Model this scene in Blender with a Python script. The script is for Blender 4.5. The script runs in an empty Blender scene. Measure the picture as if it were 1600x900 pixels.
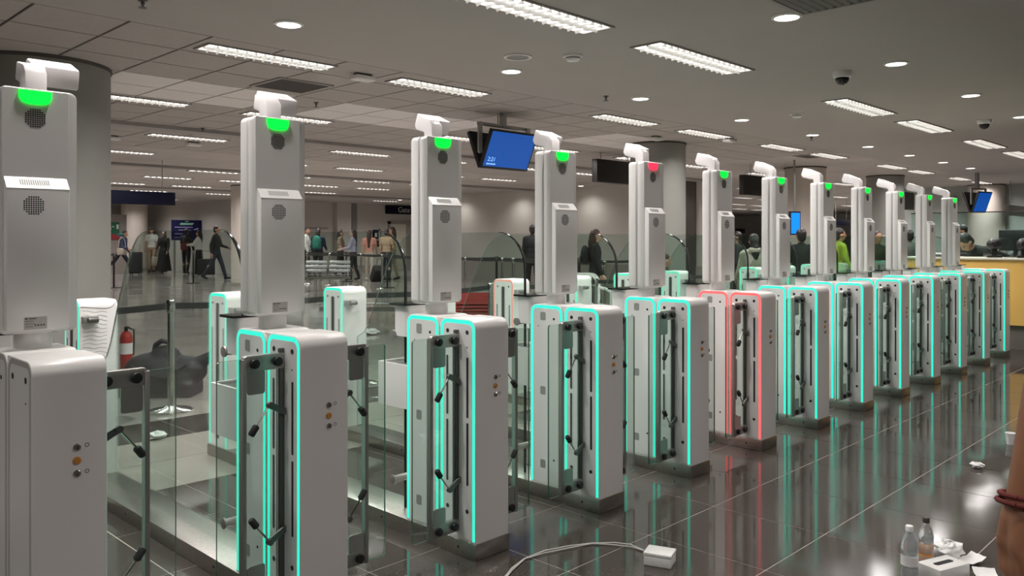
import bpy, bmesh, math, random
from mathutils import Vector, Matrix
random.seed(7)
scene = bpy.context.scene
col = scene.collection
R = math.radians

# ------------------------------------------------------------------ camera, world, exposure
FPX = 1279.0; YAW = R(44.3); CAMH = 1.3
cam_d = bpy.data.cameras.new('camera'); cam = bpy.data.objects.new('camera', cam_d); col.objects.link(cam)
cam_d.sensor_width = 36; cam_d.lens = FPX / 1600 * 36; cam_d.shift_y = -75 / 1600
cam_d.clip_start = .05; cam_d.clip_end = 200
cam.location = (0, 0, CAMH); cam.rotation_euler = (R(90), 0, YAW - R(90))
scene.camera = cam
world = bpy.data.worlds.new('world'); scene.world = world; world.use_nodes = True
world.node_tree.nodes['Background'].inputs[0].default_value = (.9, .95, 1, 1)
world.node_tree.nodes['Background'].inputs[1].default_value = .1
vs = scene.view_settings
vs.view_transform = 'Standard'; vs.look = 'None'; vs.gamma = 1; vs.use_curve_mapping = False
vs.exposure = 0.6
TROFFER = 3.0; TWATT = 18.0; DOWN = 5.0; DWATT = 12.0; LEDS = 1.05; SPREAD = R(152)

CEIL = 2.85
FW = Vector((math.cos(YAW), math.sin(YAW), 0)); RT = Vector((math.sin(YAW), -math.cos(YAW), 0))
def P(u, v, z=0.0):                      # pixel -> point on the horizontal plane at height z
    t = (z - CAMH) / ((375 - v) / FPX)
    p = FW * t + RT * ((u - 800) / FPX * t); p.z = z
    return p
def AT(u, v, d):                         # pixel + depth -> point
    p = FW * d + RT * ((u - 800) / FPX * d); p.z = CAMH + (375 - v) / FPX * d
    return p
def XonY(u, Y):                          # X where the pixel column meets the plane y = Y
    d = FW * FPX + RT * (u - 800)
    return d.x / d.y * Y

# ------------------------------------------------------------------ materials
MATS = {}
def mat(name, color, rough=.5, metal=0, emit=None, strength=0, noise=0, spec=.5, nscale=20, coat=0):
    m = bpy.data.materials.new(name); m.use_nodes = True
    nt = m.node_tree; b = nt.nodes['Principled BSDF']
    b.inputs['Base Color'].default_value = (*color, 1); b.inputs['Roughness'].default_value = rough
    b.inputs['Metallic'].default_value = metal; b.inputs['Specular IOR Level'].default_value = spec
    b.inputs['Coat Weight'].default_value = coat
    if emit:
        b.inputs['Emission Color'].default_value = (*emit, 1); b.inputs['Emission Strength'].default_value = strength
    if noise:
        tc = nt.nodes.new('ShaderNodeTexCoord'); n = nt.nodes.new('ShaderNodeTexNoise'); n.inputs['Scale'].default_value = nscale
        n.inputs['Detail'].default_value = 5
        oi = nt.nodes.new('ShaderNodeObjectInfo')
        ad = nt.nodes.new('ShaderNodeVectorMath'); ad.operation = 'ADD'
        nt.links.new(tc.outputs['Object'], ad.inputs[0]); nt.links.new(oi.outputs['Location'], ad.inputs[1])
        nt.links.new(ad.outputs[0], n.inputs['Vector'])
        mx = nt.nodes.new('ShaderNodeMixRGB'); mx.blend_type = 'MULTIPLY'; mx.inputs[0].default_value = 1
        cr = nt.nodes.new('ShaderNodeMapRange'); cr.inputs['From Min'].default_value = .3; cr.inputs['From Max'].default_value = .7
        cr.inputs['To Min'].default_value = 1 - noise; cr.inputs['To Max'].default_value = 1 + noise * .5
        nt.links.new(n.outputs['Fac'], cr.inputs['Value'])
        mx.inputs[1].default_value = (*color, 1); nt.links.new(cr.outputs[0], mx.inputs[2])
        nt.links.new(mx.outputs[0], b.inputs['Base Color'])
    MATS[name] = m
    return m
def glass(name, tint, refl=1.0):
    m = bpy.data.materials.new(name); m.use_nodes = True; nt = m.node_tree; nt.nodes.clear()
    o = nt.nodes.new('ShaderNodeOutputMaterial'); t = nt.nodes.new('ShaderNodeBsdfTransparent'); g = nt.nodes.new('ShaderNodeBsdfGlossy')
    t.inputs[0].default_value = (*tint, 1); g.inputs[1].default_value = 0.0
    g.inputs[0].default_value = (refl, refl, refl, 1)
    lw = nt.nodes.new('ShaderNodeLayerWeight'); lw.inputs[0].default_value = .5
    pw = nt.nodes.new('ShaderNodeMath'); pw.operation = 'POWER'; pw.inputs[1].default_value = 4
    f = nt.nodes.new('ShaderNodeMath'); f.operation = 'MULTIPLY_ADD'; f.inputs[1].default_value = .85; f.inputs[2].default_value = .065
    nt.links.new(lw.outputs['Facing'], pw.inputs[0]); nt.links.new(pw.outputs[0], f.inputs[0])
    x = nt.nodes.new('ShaderNodeMixShader')
    nt.links.new(f.outputs[0], x.inputs[0]); nt.links.new(t.outputs[0], x.inputs[1]); nt.links.new(g.outputs[0], x.inputs[2])
    nt.links.new(x.outputs[0], o.inputs[0])
    MATS[name] = m
    return m
def floor_mat(name, color, joint, rough, tile=.55, off=(0, 0), lines=True, scuff=.25):
    m = bpy.data.materials.new(name); m.use_nodes = True; nt = m.node_tree; b = nt.nodes['Principled BSDF']
    geo = nt.nodes.new('ShaderNodeNewGeometry'); n = nt.nodes.new('ShaderNodeTexNoise'); n.inputs['Scale'].default_value = 1.3; n.inputs['Detail'].default_value = 8
    n2 = nt.nodes.new('ShaderNodeTexNoise'); n2.inputs['Scale'].default_value = 90; n2.inputs['Detail'].default_value = 3
    nt.links.new(geo.outputs['Position'], n.inputs['Vector']); nt.links.new(geo.outputs['Position'], n2.inputs['Vector'])
    mr = nt.nodes.new('ShaderNodeMapRange'); mr.inputs['From Min'].default_value = .35; mr.inputs['From Max'].default_value = .75
    mr.inputs['To Min'].default_value = rough; mr.inputs['To Max'].default_value = rough + scuff * .4
    nt.links.new(n.outputs['Fac'], mr.inputs['Value']); nt.links.new(mr.outputs[0], b.inputs['Roughness'])
    mr2 = nt.nodes.new('ShaderNodeMapRange'); mr2.inputs['To Min'].default_value = .75; mr2.inputs['To Max'].default_value = 1.25
    nt.links.new(n2.outputs['Fac'], mr2.inputs['Value'])
    mx = nt.nodes.new('ShaderNodeMixRGB'); mx.blend_type = 'MULTIPLY'; mx.inputs[0].default_value = 1; mx.inputs[1].default_value = (*color, 1)
    nt.links.new(mr2.outputs[0], mx.inputs[2])
    out = mx.outputs[0]
    if lines:
        mp = nt.nodes.new('ShaderNodeMapping'); mp.inputs['Location'].default_value = (-off[0], -off[1], 0)
        br = nt.nodes.new('ShaderNodeTexBrick'); br.offset = 0; br.inputs['Scale'].default_value = 1
        br.inputs['Brick Width'].default_value = tile; br.inputs['Row Height'].default_value = tile; br.inputs['Mortar Size'].default_value = .003
        br.inputs['Color1'].default_value = (1, 1, 1, 1); br.inputs['Color2'].default_value = (.86, .86, .86, 1); br.inputs['Mortar'].default_value = (*joint, 1)
        nt.links.new(geo.outputs['Position'], mp.inputs['Vector']); nt.links.new(mp.outputs[0], br.inputs['Vector'])
        m2 = nt.nodes.new('ShaderNodeMixRGB'); m2.blend_type = 'MULTIPLY'; m2.inputs[0].default_value = 1
        nt.links.new(out, m2.inputs[1]); nt.links.new(br.outputs['Color'], m2.inputs[2]); out = m2.outputs[0]
    nt.links.new(out, b.inputs['Base Color'])
    MATS[name] = m
    return m

mat('gate_white', (.80, .785, .765), .32, spec=.45)
mat('gate_plate', (.78, .775, .76), .38)
mat('tower_white', (.80, .785, .765), .36)
mat('tower_front', (.92, .905, .88), .4)
mat('camera_lit_white', (.90, .86, .86), .3)  # lighter, pinkish white: the ring light's tint is put into the colour
mat('steel', (.50, .47, .44), .3, 1, noise=.12, nscale=60)
mat('bench_steel', (.36, .36, .355), .4, 1)
mat('chrome', (.75, .74, .72), .14, 1)
mat('dark_metal', (.13, .13, .125), .38, .6)
mat('grey_metal', (.40, .39, .37), .38, .75)
mat('black', (.012, .012, .012), .4)
mat('black_gloss', (.012, .012, .014), .08)
mat('black_rubber', (.02, .02, .02), .6)
mat('hole', (.02, .02, .02), .8)
mat('grille_grey', (.30, .30, .285), .6)
mat('groove', (.42, .41, .40), .5)
mat('label_grey', (.52, .50, .47), .45)
mat('ink', (.10, .095, .09), .6)
mat('orange_button', (.62, .27, .06), .35)
mat('led_teal', (.02, .3, .24), .4, emit=(.02, .60, .41), strength=LEDS)
mat('led_red', (.4, .05, .05), .4, emit=(.72, .10, .10), strength=LEDS)
mat('led_off', (.50, .47, .46), .4)
mat('status_green', (.0, .4, .05), .4, emit=(.0, 1, .03), strength=1.5)
mat('status_red', (.5, .02, .04), .4, emit=(1, .02, .05), strength=1.6)
mat('glass_edge', (.045, .12, .085), .15)
mat('pane_edge', (.36, .42, .385), .2)
mat('glass_rim', (.015, .018, .017), .12)
glass('clear_glass', (.90, .955, .93))
glass('counter_glass', (.86, .95, .92))
mat('troffer_glow', (.9, .9, .88), .5, emit=(1, .965, .91), strength=TROFFER)
mat('louvre', (.86, .85, .83), .25, .3)
mat('fixture_frame', (.33, .31, .29), .5)
mat('down_glow', (.9, .9, .88), .5, emit=(1, .95, .87), strength=DOWN)
mat('down_ring', (.78, .77, .74), .4)
mat('ceiling_paint', (.46, .44, .41), .85, noise=.03, nscale=1.5)
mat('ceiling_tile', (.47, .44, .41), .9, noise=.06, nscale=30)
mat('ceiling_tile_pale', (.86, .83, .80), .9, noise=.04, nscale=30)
mat('ceiling_grid', (.09, .08, .075), .8)
mat('wall_paint', (.62, .595, .55), .8, noise=.03, nscale=2)
mat('wall_low', (.36, .32, .29), .7)
mat('office_wall', (.50, .55, .52), .6, noise=.05, nscale=1)
mat('wall_dark', (.10, .085, .075), .7)
mat('column_paint', (.27, .268, .245), .7, noise=.04, nscale=3)
mat('column_beige', (.62, .56, .50), .7, noise=.04, nscale=3)
mat('navy', (.005, .006, .022), .7, spec=.2)
mat('sign_black', (.014, .012, .011), .5)
mat('white_print', (.8, .8, .8), .6)
mat('sign_text', (.75, .75, .72), .5)
mat('exit_green', (.012, .16, .07), .5)
mat('exit_red', (.38, .04, .05), .5)
mat('poster_blue', (.012, .010, .06), .7, spec=.2)
mat('poster_teal', (.25, .55, .42), .5)
mat('poster_lilac', (.36, .34, .58), .5)
mat('screen_blue', (.01, .05, .2), .3, emit=(.0, .08, .42), strength=.5)
mat('screen_blue_bright', (.01, .05, .2), .3, emit=(.0, .17, .9), strength=1.1)
mat('screen_text', (.4, .6, .9), .4, emit=(.15, .38, .8), strength=.9)
mat('counter_yellow', (.78, .47, .12), .45)
mat('counter_top', (.62, .58, .50), .35)
mat('counter_kick', (.16, .14, .13), .5)
mat('door_cream', (.66, .62, .50), .5)
mat('belt_black', (.035, .035, .034), .7)
mat('belt_print', (.14, .14, .135), .7)
mat('bag_black', (.022, .022, .024), .6, noise=.3, nscale=12)
mat('red_paint', (.45, .03, .025), .35)
mat('red_crate', (.42, .055, .05), .5)
mat('paper', (.85, .84, .83), .8)
mat('white_plastic', (.82, .81, .79), .35)
mat('pet_plastic', (.75, .80, .82), .1, spec=.6)
MATS['pet_plastic'].node_tree.nodes['Principled BSDF'].inputs['Transmission Weight'].default_value = .75
mat('juice', (.85, .33, .04), .15)
mat('cap_dark', (.05, .045, .04), .5)
mat('cap_white', (.85, .85, .85), .4)
mat('cable_grey', (.55, .52, .50), .5)
mat('skin_tan', (.45, .24, .15), .5)
mat('skin_brown', (.36, .165, .09), .45, noise=.06, nscale=25)
mat('skin_pale', (.58, .36, .26), .5)
mat('hair_black', (.015, .012, .011), .5)
mat('hair_brown', (.05, .025, .018), .5)
mat('eye_dark', (.02, .015, .012), .3)
for n, c in dict(c_black=(.014, .014, .015), c_navy=(.03, .04, .08), c_denim=(.022, .03, .045), c_white=(.74, .72, .69), c_grey=(.12, .12, .125),
                 c_charcoal=(.04, .04, .043), c_pink=(.66, .30, .24), c_lilac=(.34, .33, .46), c_beige=(.50, .44, .37), c_tan=(.42, .30, .20), c_olive=(.30, .27, .04),
                 c_hivis=(.42, .52, .04), c_teal=(.02, .16, .17), c_green=(.03, .22, .16), c_red=(.38, .04, .04), c_khaki=(.42, .36, .25), c_floral=(.30, .22, .16), c_maroon=(.17, .03, .025)).items():
    mat(n, c, .8, noise=.15, nscale=18)
TILE = .55; TX0, TY0 = 3.003, 2.087
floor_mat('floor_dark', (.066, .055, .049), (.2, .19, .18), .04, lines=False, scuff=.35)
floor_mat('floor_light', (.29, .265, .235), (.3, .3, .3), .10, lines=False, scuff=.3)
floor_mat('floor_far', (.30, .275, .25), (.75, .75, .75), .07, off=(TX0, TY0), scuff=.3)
mat('grout', (.42, .38, .35), .8)
def grid_mat(name, color, line, tile, off):
    m = floor_mat(name, color, line, .85, tile=tile, off=off, scuff=0); return m
CT = .61; CX0, CY0 = 2.26, 5.985
grid_mat('ceiling_far', (.56, .52, .485), (.45, .42, .4), CT, (CX0, CY0))

# ------------------------------------------------------------------ mesh helpers
class MB:
    def __init__(s): s.v = []; s.f = []; s.m = []
    def add(s, vs, fs, mi=0):
        o = len(s.v); s.v += [tuple(p) for p in vs]
        for f in fs: s.f.append([i + o for i in f]); s.m.append(mi)
        return s
    def box(s, a, b, mi=0):
        x0, y0, z0 = a; x1, y1, z1 = b
        return s.add([(x0, y0, z0), (x1, y0, z0), (x1, y1, z0), (x0, y1, z0), (x0, y0, z1), (x1, y0, z1), (x1, y1, z1), (x0, y1, z1)],
                     [(0, 3, 2, 1), (4, 5, 6, 7), (0, 1, 5, 4), (1, 2, 6, 5), (2, 3, 7, 6), (3, 0, 4, 7)], mi)
    def prism(s, poly, axis, a0, a1, mi=0, side=None, poly2=None):
        # poly: 2-D points in the other two axes ('x': (y,z), 'y': (x,z), 'z': (x,y))
        def pt(p, a): return {'x': (a, p[0], p[1]), 'y': (p[0], a, p[1]), 'z': (p[0], p[1], a)}[axis]
        n = len(poly); q = poly2 or poly
        vs = [pt(p, a0) for p in poly] + [pt(p, a1) for p in q]
        s.add(vs, [list(range(n))[::-1], [i + n for i in range(n)]], mi)
        o = len(s.v) - 2 * n
        for i in range(n):
            j = (i + 1) % n; s.f.append([o + i, o + j, o + n + j, o + n + i]); s.m.append(mi if side is None else side)
        return s
    def strip(s, outer, inner, axis, a0, a1, mi=0):
        # open band between two polylines of equal length, extruded
        def pt(p, a): return {'x': (a, p[0], p[1]), 'y': (p[0], a, p[1]), 'z': (p[0], p[1], a)}[axis]
        n = len(outer)
        for i in range(n - 1):
            q = [outer[i], outer[i + 1], inner[i + 1], inner[i]]
            s.add([pt(p, a0) for p in q] + [pt(p, a1) for p in q], [(3, 2, 1, 0), (4, 5, 6, 7), (0, 1, 5, 4), (2, 3, 7, 6)] + ([(3, 0, 4, 7)] if i == 0 else []) + ([(1, 2, 6, 5)] if i == n - 2 else []), mi)
        return s
    def cyl(s, p0, p1, r0, r1=None, n=16, mi=0, caps=True):
        p0, p1 = Vector(p0), Vector(p1); r1 = r0 if r1 is None else r1
        d = (p1 - p0).normalized(); up = Vector((0, 0, 1)) if abs(d.z) < .9 else Vector((1, 0, 0))
        x = d.cross(up).normalized(); y = d.cross(x)
        A = [p0 + (x * math.cos(t) + y * math.sin(t)) * r0 for t in [2 * math.pi * i / n for i in range(n)]]
        B = [p1 + (x * math.cos(t) + y * math.sin(t)) * r1 for t in [2 * math.pi * i / n for i in range(n)]]
        fs = [(i, (i + 1) % n, n + (i + 1) % n, n + i) for i in range(n)]
        if caps: fs += [list(range(n))[::-1], [n + i for i in range(n)]]
        return s.add(A + B, fs, mi)
    def tube(s, pts, r, n=8, mi=0):
        pts = [Vector(p) for p in pts]; rings = []
        rr = r if isinstance(r, (list, tuple)) else [r] * len(pts)
        prev = None
        for i, p in enumerate(pts):
            d = (pts[min(i + 1, len(pts) - 1)] - pts[max(i - 1, 0)]).normalized()
            if prev is None:
                up = Vector((0, 0, 1)) if abs(d.z) < .9 else Vector((1, 0, 0)); x = d.cross(up).normalized()
            else:
                x = (prev - d * prev.dot(d)).normalized()
            prev = x; y = d.cross(x)
            rings.append([p + (x * math.cos(2 * math.pi * k / n) + y * math.sin(2 * math.pi * k / n)) * rr[i] for k in range(n)])
        vs = [q for ring in rings for q in ring]; fs = []
        for i in range(len(pts) - 1):
            for k in range(n): fs.append((i * n + k, i * n + (k + 1) % n, (i + 1) * n + (k + 1) % n, (i + 1) * n + k))
        fs += [list(range(n))[::-1], [(len(pts) - 1) * n + k for k in range(n)]]
        return s.add(vs, fs, mi)
    def lathe(s, prof, c=(0, 0, 0), n=24, mi=0, sx=1, sy=1):
        vs = []; m = len(prof)
        for r, z in prof:
            for k in range(n):
                t = 2 * math.pi * k / n; vs.append((c[0] + r * sx * math.cos(t), c[1] + r * sy * math.sin(t), c[2] + z))
        fs = []
        for i in range(m - 1):
            for k in range(n): fs.append((i * n + k, i * n + (k + 1) % n, (i + 1) * n + (k + 1) % n, (i + 1) * n + k))
        fs += [list(range(n))[::-1], [(m - 1) * n + k for k in range(n)]]
        return s.add(vs, fs, mi)
    def ball(s, c, r, n=12, mi=0, M=None):
        r = r if isinstance(r, (list, tuple)) else (r, r, r); c = Vector(c); vs = [];
        m = n // 2 + 1
        for i in range(m + 1):
            ph = math.pi * i / m - math.pi / 2
            for k in range(n):
                t = 2 * math.pi * k / n
                p = Vector((math.cos(ph) * math.cos(t) * r[0], math.cos(ph) * math.sin(t) * r[1], math.sin(ph) * r[2]))
                if M: p = M @ p
                vs.append(c + p)
        fs = [(i * n + k, i * n + (k + 1) % n, (i + 1) * n + (k + 1) % n, (i + 1) * n + k) for i in range(m) for k in range(n)]
        return s.add(vs, fs, mi)
    def capsule(s, p0, p1, r0, r1=None, n=10, mi=0):
        r1 = r0 if r1 is None else r1
        s.cyl(p0, p1, r0, r1, n, mi); s.ball(p0, r0, n, mi); s.ball(p1, r1, n, mi); return s
    def mirror_x(s):
        s.v = [(-x, y, z) for x, y, z in s.v]; s.f = [f[::-1] for f in s.f]; return s
    def mesh(s, name, mats, bevel=0, seg=2, smooth=None, ang=40):
        me = bpy.data.meshes.new(name); me.from_pydata(s.v, [], s.f)
        for mm in (mats if isinstance(mats, (list, tuple)) else [mats]): me.materials.append(MATS[mm] if isinstance(mm, str) else mm)
        for p, i in zip(me.polygons, s.m): p.material_index = i
        bm = bmesh.new(); bm.from_mesh(me)
        bmesh.ops.remove_doubles(bm, verts=bm.verts, dist=1e-5)
        bmesh.ops.recalc_face_normals(bm, faces=bm.faces)
        if bevel:
            es = [e for e in bm.edges if len(e.link_faces) == 2 and e.calc_face_angle(0) > R(ang)]
            bmesh.ops.bevel(bm, geom=es, offset=bevel, segments=seg, profile=.5, affect='EDGES', clamp_overlap=True)
        if smooth or bevel:
            for f in bm.faces: f.smooth = True
            for e in bm.edges:
                if len(e.link_faces) == 2 and e.calc_face_angle(0) > R(38): e.smooth = False
        bm.to_mesh(me); bm.free()
        return me
def obj(name, me, parent=None, loc=None):
    o = bpy.data.objects.new(name, me); col.objects.link(o)
    if parent: o.parent = parent
    if loc is not None: o.location = loc
    return o
def tag(o, label, cat, group=None, kind=None):
    o['label'] = label; o['category'] = cat
    if group: o['group'] = group
    if kind: o['kind'] = kind
    return o
def struct(o):
    o['kind'] = 'structure'; return o
def thing(name, label, cat, loc=(0, 0, 0), rz=0, group=None):
    o = bpy.data.objects.new(name, None); col.objects.link(o); o.location = loc; o.rotation_euler = (0, 0, rz)
    o.empty_display_size = .1
    return tag(o, label, cat, group)
CACHE = {}
def cached(key, fn):
    if key not in CACHE: CACHE[key] = fn()
    return CACHE[key]
def rrect(x0, x1, y0, y1, r, n=6, corners=(1, 1, 1, 1)):
    # counter-clockwise from lower-left; corners = (ll, lr, ur, ul)
    pts = []
    for (cx, cy, a, on) in ((x0, y0, 180, corners[0]), (x1, y0, 270, corners[1]), (x1, y1, 0, corners[2]), (x0, y1, 90, corners[3])):
        if not on: pts.append((cx, cy)); continue
        sx = 1 if cx == x0 else -1; sy = 1 if cy == y0 else -1
        for i in range(n + 1):
            t = R(a + 90 * i / n); pts.append((cx + sx * r + r * math.cos(t), cy + sy * r + r * math.sin(t)))
    return pts
def arch(y0, y1, z0, z1, r, n=8):
    # inverted-U polyline from (y0,z0) up, over and down to (y1,z0)
    pts = [(y0, z0)]
    for i in range(n + 1):
        t = R(180 - 90 * i / n); pts.append((y0 + r + r * math.cos(t), z1 - r + r * math.sin(t)))
    for i in range(n + 1):
        t = R(90 - 90 * i / n); pts.append((y1 - r + r * math.cos(t), z1 - r + r * math.sin(t)))
    pts.append((y1, z0)); return pts
def text_mesh(s, size, extrude=.001, align='CENTER', matname='white_print', shear=0):
    c = bpy.data.curves.new('txt', 'FONT'); c.body = s; c.size = size; c.extrude = extrude; c.align_x = align; c.align_y = 'CENTER'; c.shear = shear
    c.resolution_u = 3
    o = bpy.data.objects.new('txt', c); col.objects.link(o)
    dg = bpy.context.evaluated_depsgraph_get(); me = bpy.data.meshes.new_from_object(o.evaluated_get(dg))
    bpy.data.objects.remove(o); bpy.data.curves.remove(c)
    me.materials.clear(); me.materials.append(MATS[matname]); return me

# ------------------------------------------------------------------ floor
def make_floor():
    b = MB()
    b.box((-10, -9, -.2), (48, 5.937, -.0015), 0)
    b.box((-10, 5.937, -.2), (48, 52, 0), 1)
    fl = struct(obj('floor', b.mesh('floor', ['grout', 'floor_far'])))
    g = .0030
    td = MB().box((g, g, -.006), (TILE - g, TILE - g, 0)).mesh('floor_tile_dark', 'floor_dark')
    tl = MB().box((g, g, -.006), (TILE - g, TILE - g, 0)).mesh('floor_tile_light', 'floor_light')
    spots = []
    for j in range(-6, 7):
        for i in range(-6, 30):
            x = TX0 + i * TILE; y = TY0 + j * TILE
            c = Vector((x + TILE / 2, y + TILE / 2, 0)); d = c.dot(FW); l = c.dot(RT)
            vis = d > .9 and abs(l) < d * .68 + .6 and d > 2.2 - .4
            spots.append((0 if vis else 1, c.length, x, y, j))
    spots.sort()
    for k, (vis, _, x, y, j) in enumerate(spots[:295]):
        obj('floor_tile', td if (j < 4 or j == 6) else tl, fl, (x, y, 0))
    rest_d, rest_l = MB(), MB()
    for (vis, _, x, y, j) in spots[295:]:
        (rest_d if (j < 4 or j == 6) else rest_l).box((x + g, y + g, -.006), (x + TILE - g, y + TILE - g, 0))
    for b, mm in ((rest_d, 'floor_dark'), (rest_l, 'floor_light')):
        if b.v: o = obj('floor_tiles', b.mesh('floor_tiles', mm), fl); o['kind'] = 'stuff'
    # outlying floor beyond the tiled patch
    b = MB(); x0 = TX0 - 6 * TILE; x1 = TX0 + 30 * TILE; y0 = TY0 - 6 * TILE
    b.box((-10, -9, -.006), (48, y0, 0)); b.box((-10, y0, -.006), (x0, 5.937, 0)); b.box((x1, y0, -.006), (48, 5.937, 0))
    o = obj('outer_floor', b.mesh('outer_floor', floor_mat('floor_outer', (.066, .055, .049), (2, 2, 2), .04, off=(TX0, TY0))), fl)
    t = obj('floor_lettering', text_mesh('TERMINAL', .12, .0008, 'LEFT', 'white_print'), fl, (4.02, 5.50, .0008))
    return fl
make_floor()

# ------------------------------------------------------------------ ceiling
PALE = set()
def make_ceiling():
    b = MB()
    b.box((-10, -9, CEIL), (48, CY0, CEIL + .2), 0)
    b.box((-10, CY0, CEIL + .012), (CX0 - 2 * CT, 52, CEIL + .2), 1)
    nx, ny = 22, 13
    xe = CX0 + (nx - 2) * CT; ye = CY0 + ny * CT
    b.box((CX0 - 2 * CT, CY0, CEIL + .012), (xe, ye, CEIL + .2), 1)
    b.box((CX0 - 2 * CT, ye, CEIL), (48, 52, CEIL + .2), 2)
    b.box((xe, CY0, CEIL), (48, ye, CEIL + .2), 2)
    ce = struct(obj('ceiling', b.mesh('ceiling', ['ceiling_paint', 'ceiling_grid', 'ceiling_far'])))
    g = .011
    t0 = MB().box((g, g, CEIL), (CT - g, CT - g, CEIL + .012)).mesh('ceiling_tile', 'ceiling_tile')
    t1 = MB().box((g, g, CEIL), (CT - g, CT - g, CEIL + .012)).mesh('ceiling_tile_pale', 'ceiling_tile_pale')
    for i in range(nx):
        for j in range(ny):
            x = CX0 + (i - 2) * CT; y = CY0 + j * CT
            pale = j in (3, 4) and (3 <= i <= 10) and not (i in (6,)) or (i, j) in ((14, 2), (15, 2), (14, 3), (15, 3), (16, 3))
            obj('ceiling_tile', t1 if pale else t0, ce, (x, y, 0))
    # bulkhead strips: slot diffusers running along the hall
    for k, Y in enumerate((11.05, 17.0, 24.0)):
        s = MB().box((2, Y, CEIL - .05), (18.5 if k < 2 else 40, Y + .30, CEIL + .0)).mesh('slot', 'ceiling_grid' if 0 else 'fixture_frame')
        struct(obj('trim_%d' % (k + 1), s))
make_ceiling()

# ------------------------------------------------------------------ walls, columns
def wall(name, a, b_, mm='wall_paint'):
    return struct(obj(name, MB().box(a, b_).mesh(name, mm)))
wall('wall_near', (-10.2, -9.2, 0), (48.2, -9, CEIL))
wall('wall_left', (-10.2, -9, 0), (-10, 52, CEIL))
wall('wall_far', (48, -9, 0), (48.2, 52, CEIL))
wall('wall_end', (-10.2, 40, 0), (14.9, 40.2, CEIL))
wall('wall_return', (14.9, 29.2, 0), (15.1, 40.2, CEIL))
wb = wall('wall_back', (14.9, 29, 0), (48, 29.2, CEIL))
ws = wall('wall_side', (18.6, 11.2, 0), (18.8, 21.8, CEIL))
wall('wall_corner', (18.6, 21.8, 0), (27, 22.0, CEIL))
wall('wall_office', (26, -9, 0), (26.2, 9.5, CEIL), 'office_wall')
b = MB().box((18.57, 11.2, 0), (18.6, 21.8, .62)); struct(obj('trim_4', b.mesh('dado', 'wall_low')))
b = MB().box((18.55, 11.45, 0), (18.6, 11.8, CEIL)); struct(obj('trim_5', b.mesh('post', 'wall_dark')))
x0, x1 = XonY(527, 28.7), XonY(549, 28.7)
b = MB().box((x0, 28.7, 0), (x1, 29, CEIL)); struct(obj('trim_6', b.mesh('pilaster', 'wall_paint')))
x0, x1 = XonY(550, 28.9), XonY(558, 28.9)
b = MB().box((x0, 28.9, 0), (x1, 29, CEIL)); struct(obj('trim_7', b.mesh('strip', 'column_paint')))
b = MB().box((14.95, 28.94, 1.75), (XonY(512, 29), 29, 1.82)); struct(obj('trim_8', b.mesh('rail', 'wall_low')))
b = MB().box((5, 39.92, .0), (14.2, 40, .35)).box((5, 39.94, 1.1), (14.2, 40, 1.18)); struct(obj('baseboard_end', b.mesh('base', 'wall_low')))
b = MB().box((14.95, 28.96, 0), (27, 29, .22)); struct(obj('baseboard_back', b.mesh('base', 'wall_low')))
# doorway in the back wall
x0, x1 = XonY(607, 28.95), XonY(660, 28.95)
d = struct(obj('door_1', MB().box((x0 + .1, 28.93, 0), (x0 + .95, 28.98, 2.0)).mesh('door', 'door_cream')))
obj('door_frame', MB().box((x0, 28.92, 0), (x0 + .1, 29, 2.12)).box((x0, 28.92, 2.0), (x1, 29, 2.12)).box((x0 + .95, 28.95, 0), (x1, 29, 2.0)).mesh('frame', 'wall_low'), d)
obj('door_handle', MB().cyl((x0 + .85, 28.88, 1.0), (x0 + .85, 28.94, 1.0), .025).mesh('handle', 'chrome'), d)
def column(u, depth, r, label, mm):
    p = AT(u, 375, depth)
    o = thing('round_column', label, 'column', (p.x, p.y, 0))
    obj('shaft', MB().lathe([(r, 0.1), (r, CEIL)], n=48).mesh('shaft', mm, smooth=True), o)
    obj('base_ring', MB().lathe([(r + .02, 0), (r + .02, .1)], n=48).mesh('ring', 'wall_low', smooth=True), o)
    obj('collar', MB().lathe([(r + .012, CEIL - .03), (r + .012, CEIL)], n=48).mesh('collar', 'ceiling_grid', smooth=True), o)
    return o
column(58, 7.28, .59, 'wide grey round column standing behind the unlit e-gate', 'column_paint')
column(1028, 13.2, .44, 'grey-green round column behind the red-topped tower', 'column_paint')
column(387, 23.3, .45, 'slim beige column behind the tower of the second e-gate', 'column_beige')
column(210, 35, .52, 'beige column behind the walker in a blue jacket', 'column_beige')
column(1258, 17.5, .42, 'beige column beside the bright blue screen', 'column_beige')
column(1383, 19.8, .42, 'brown-grey column behind the far e-gate towers', 'column_paint')
column(1541, 23, .46, 'beige column behind the small hanging monitor over the counter', 'column_beige')

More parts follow.
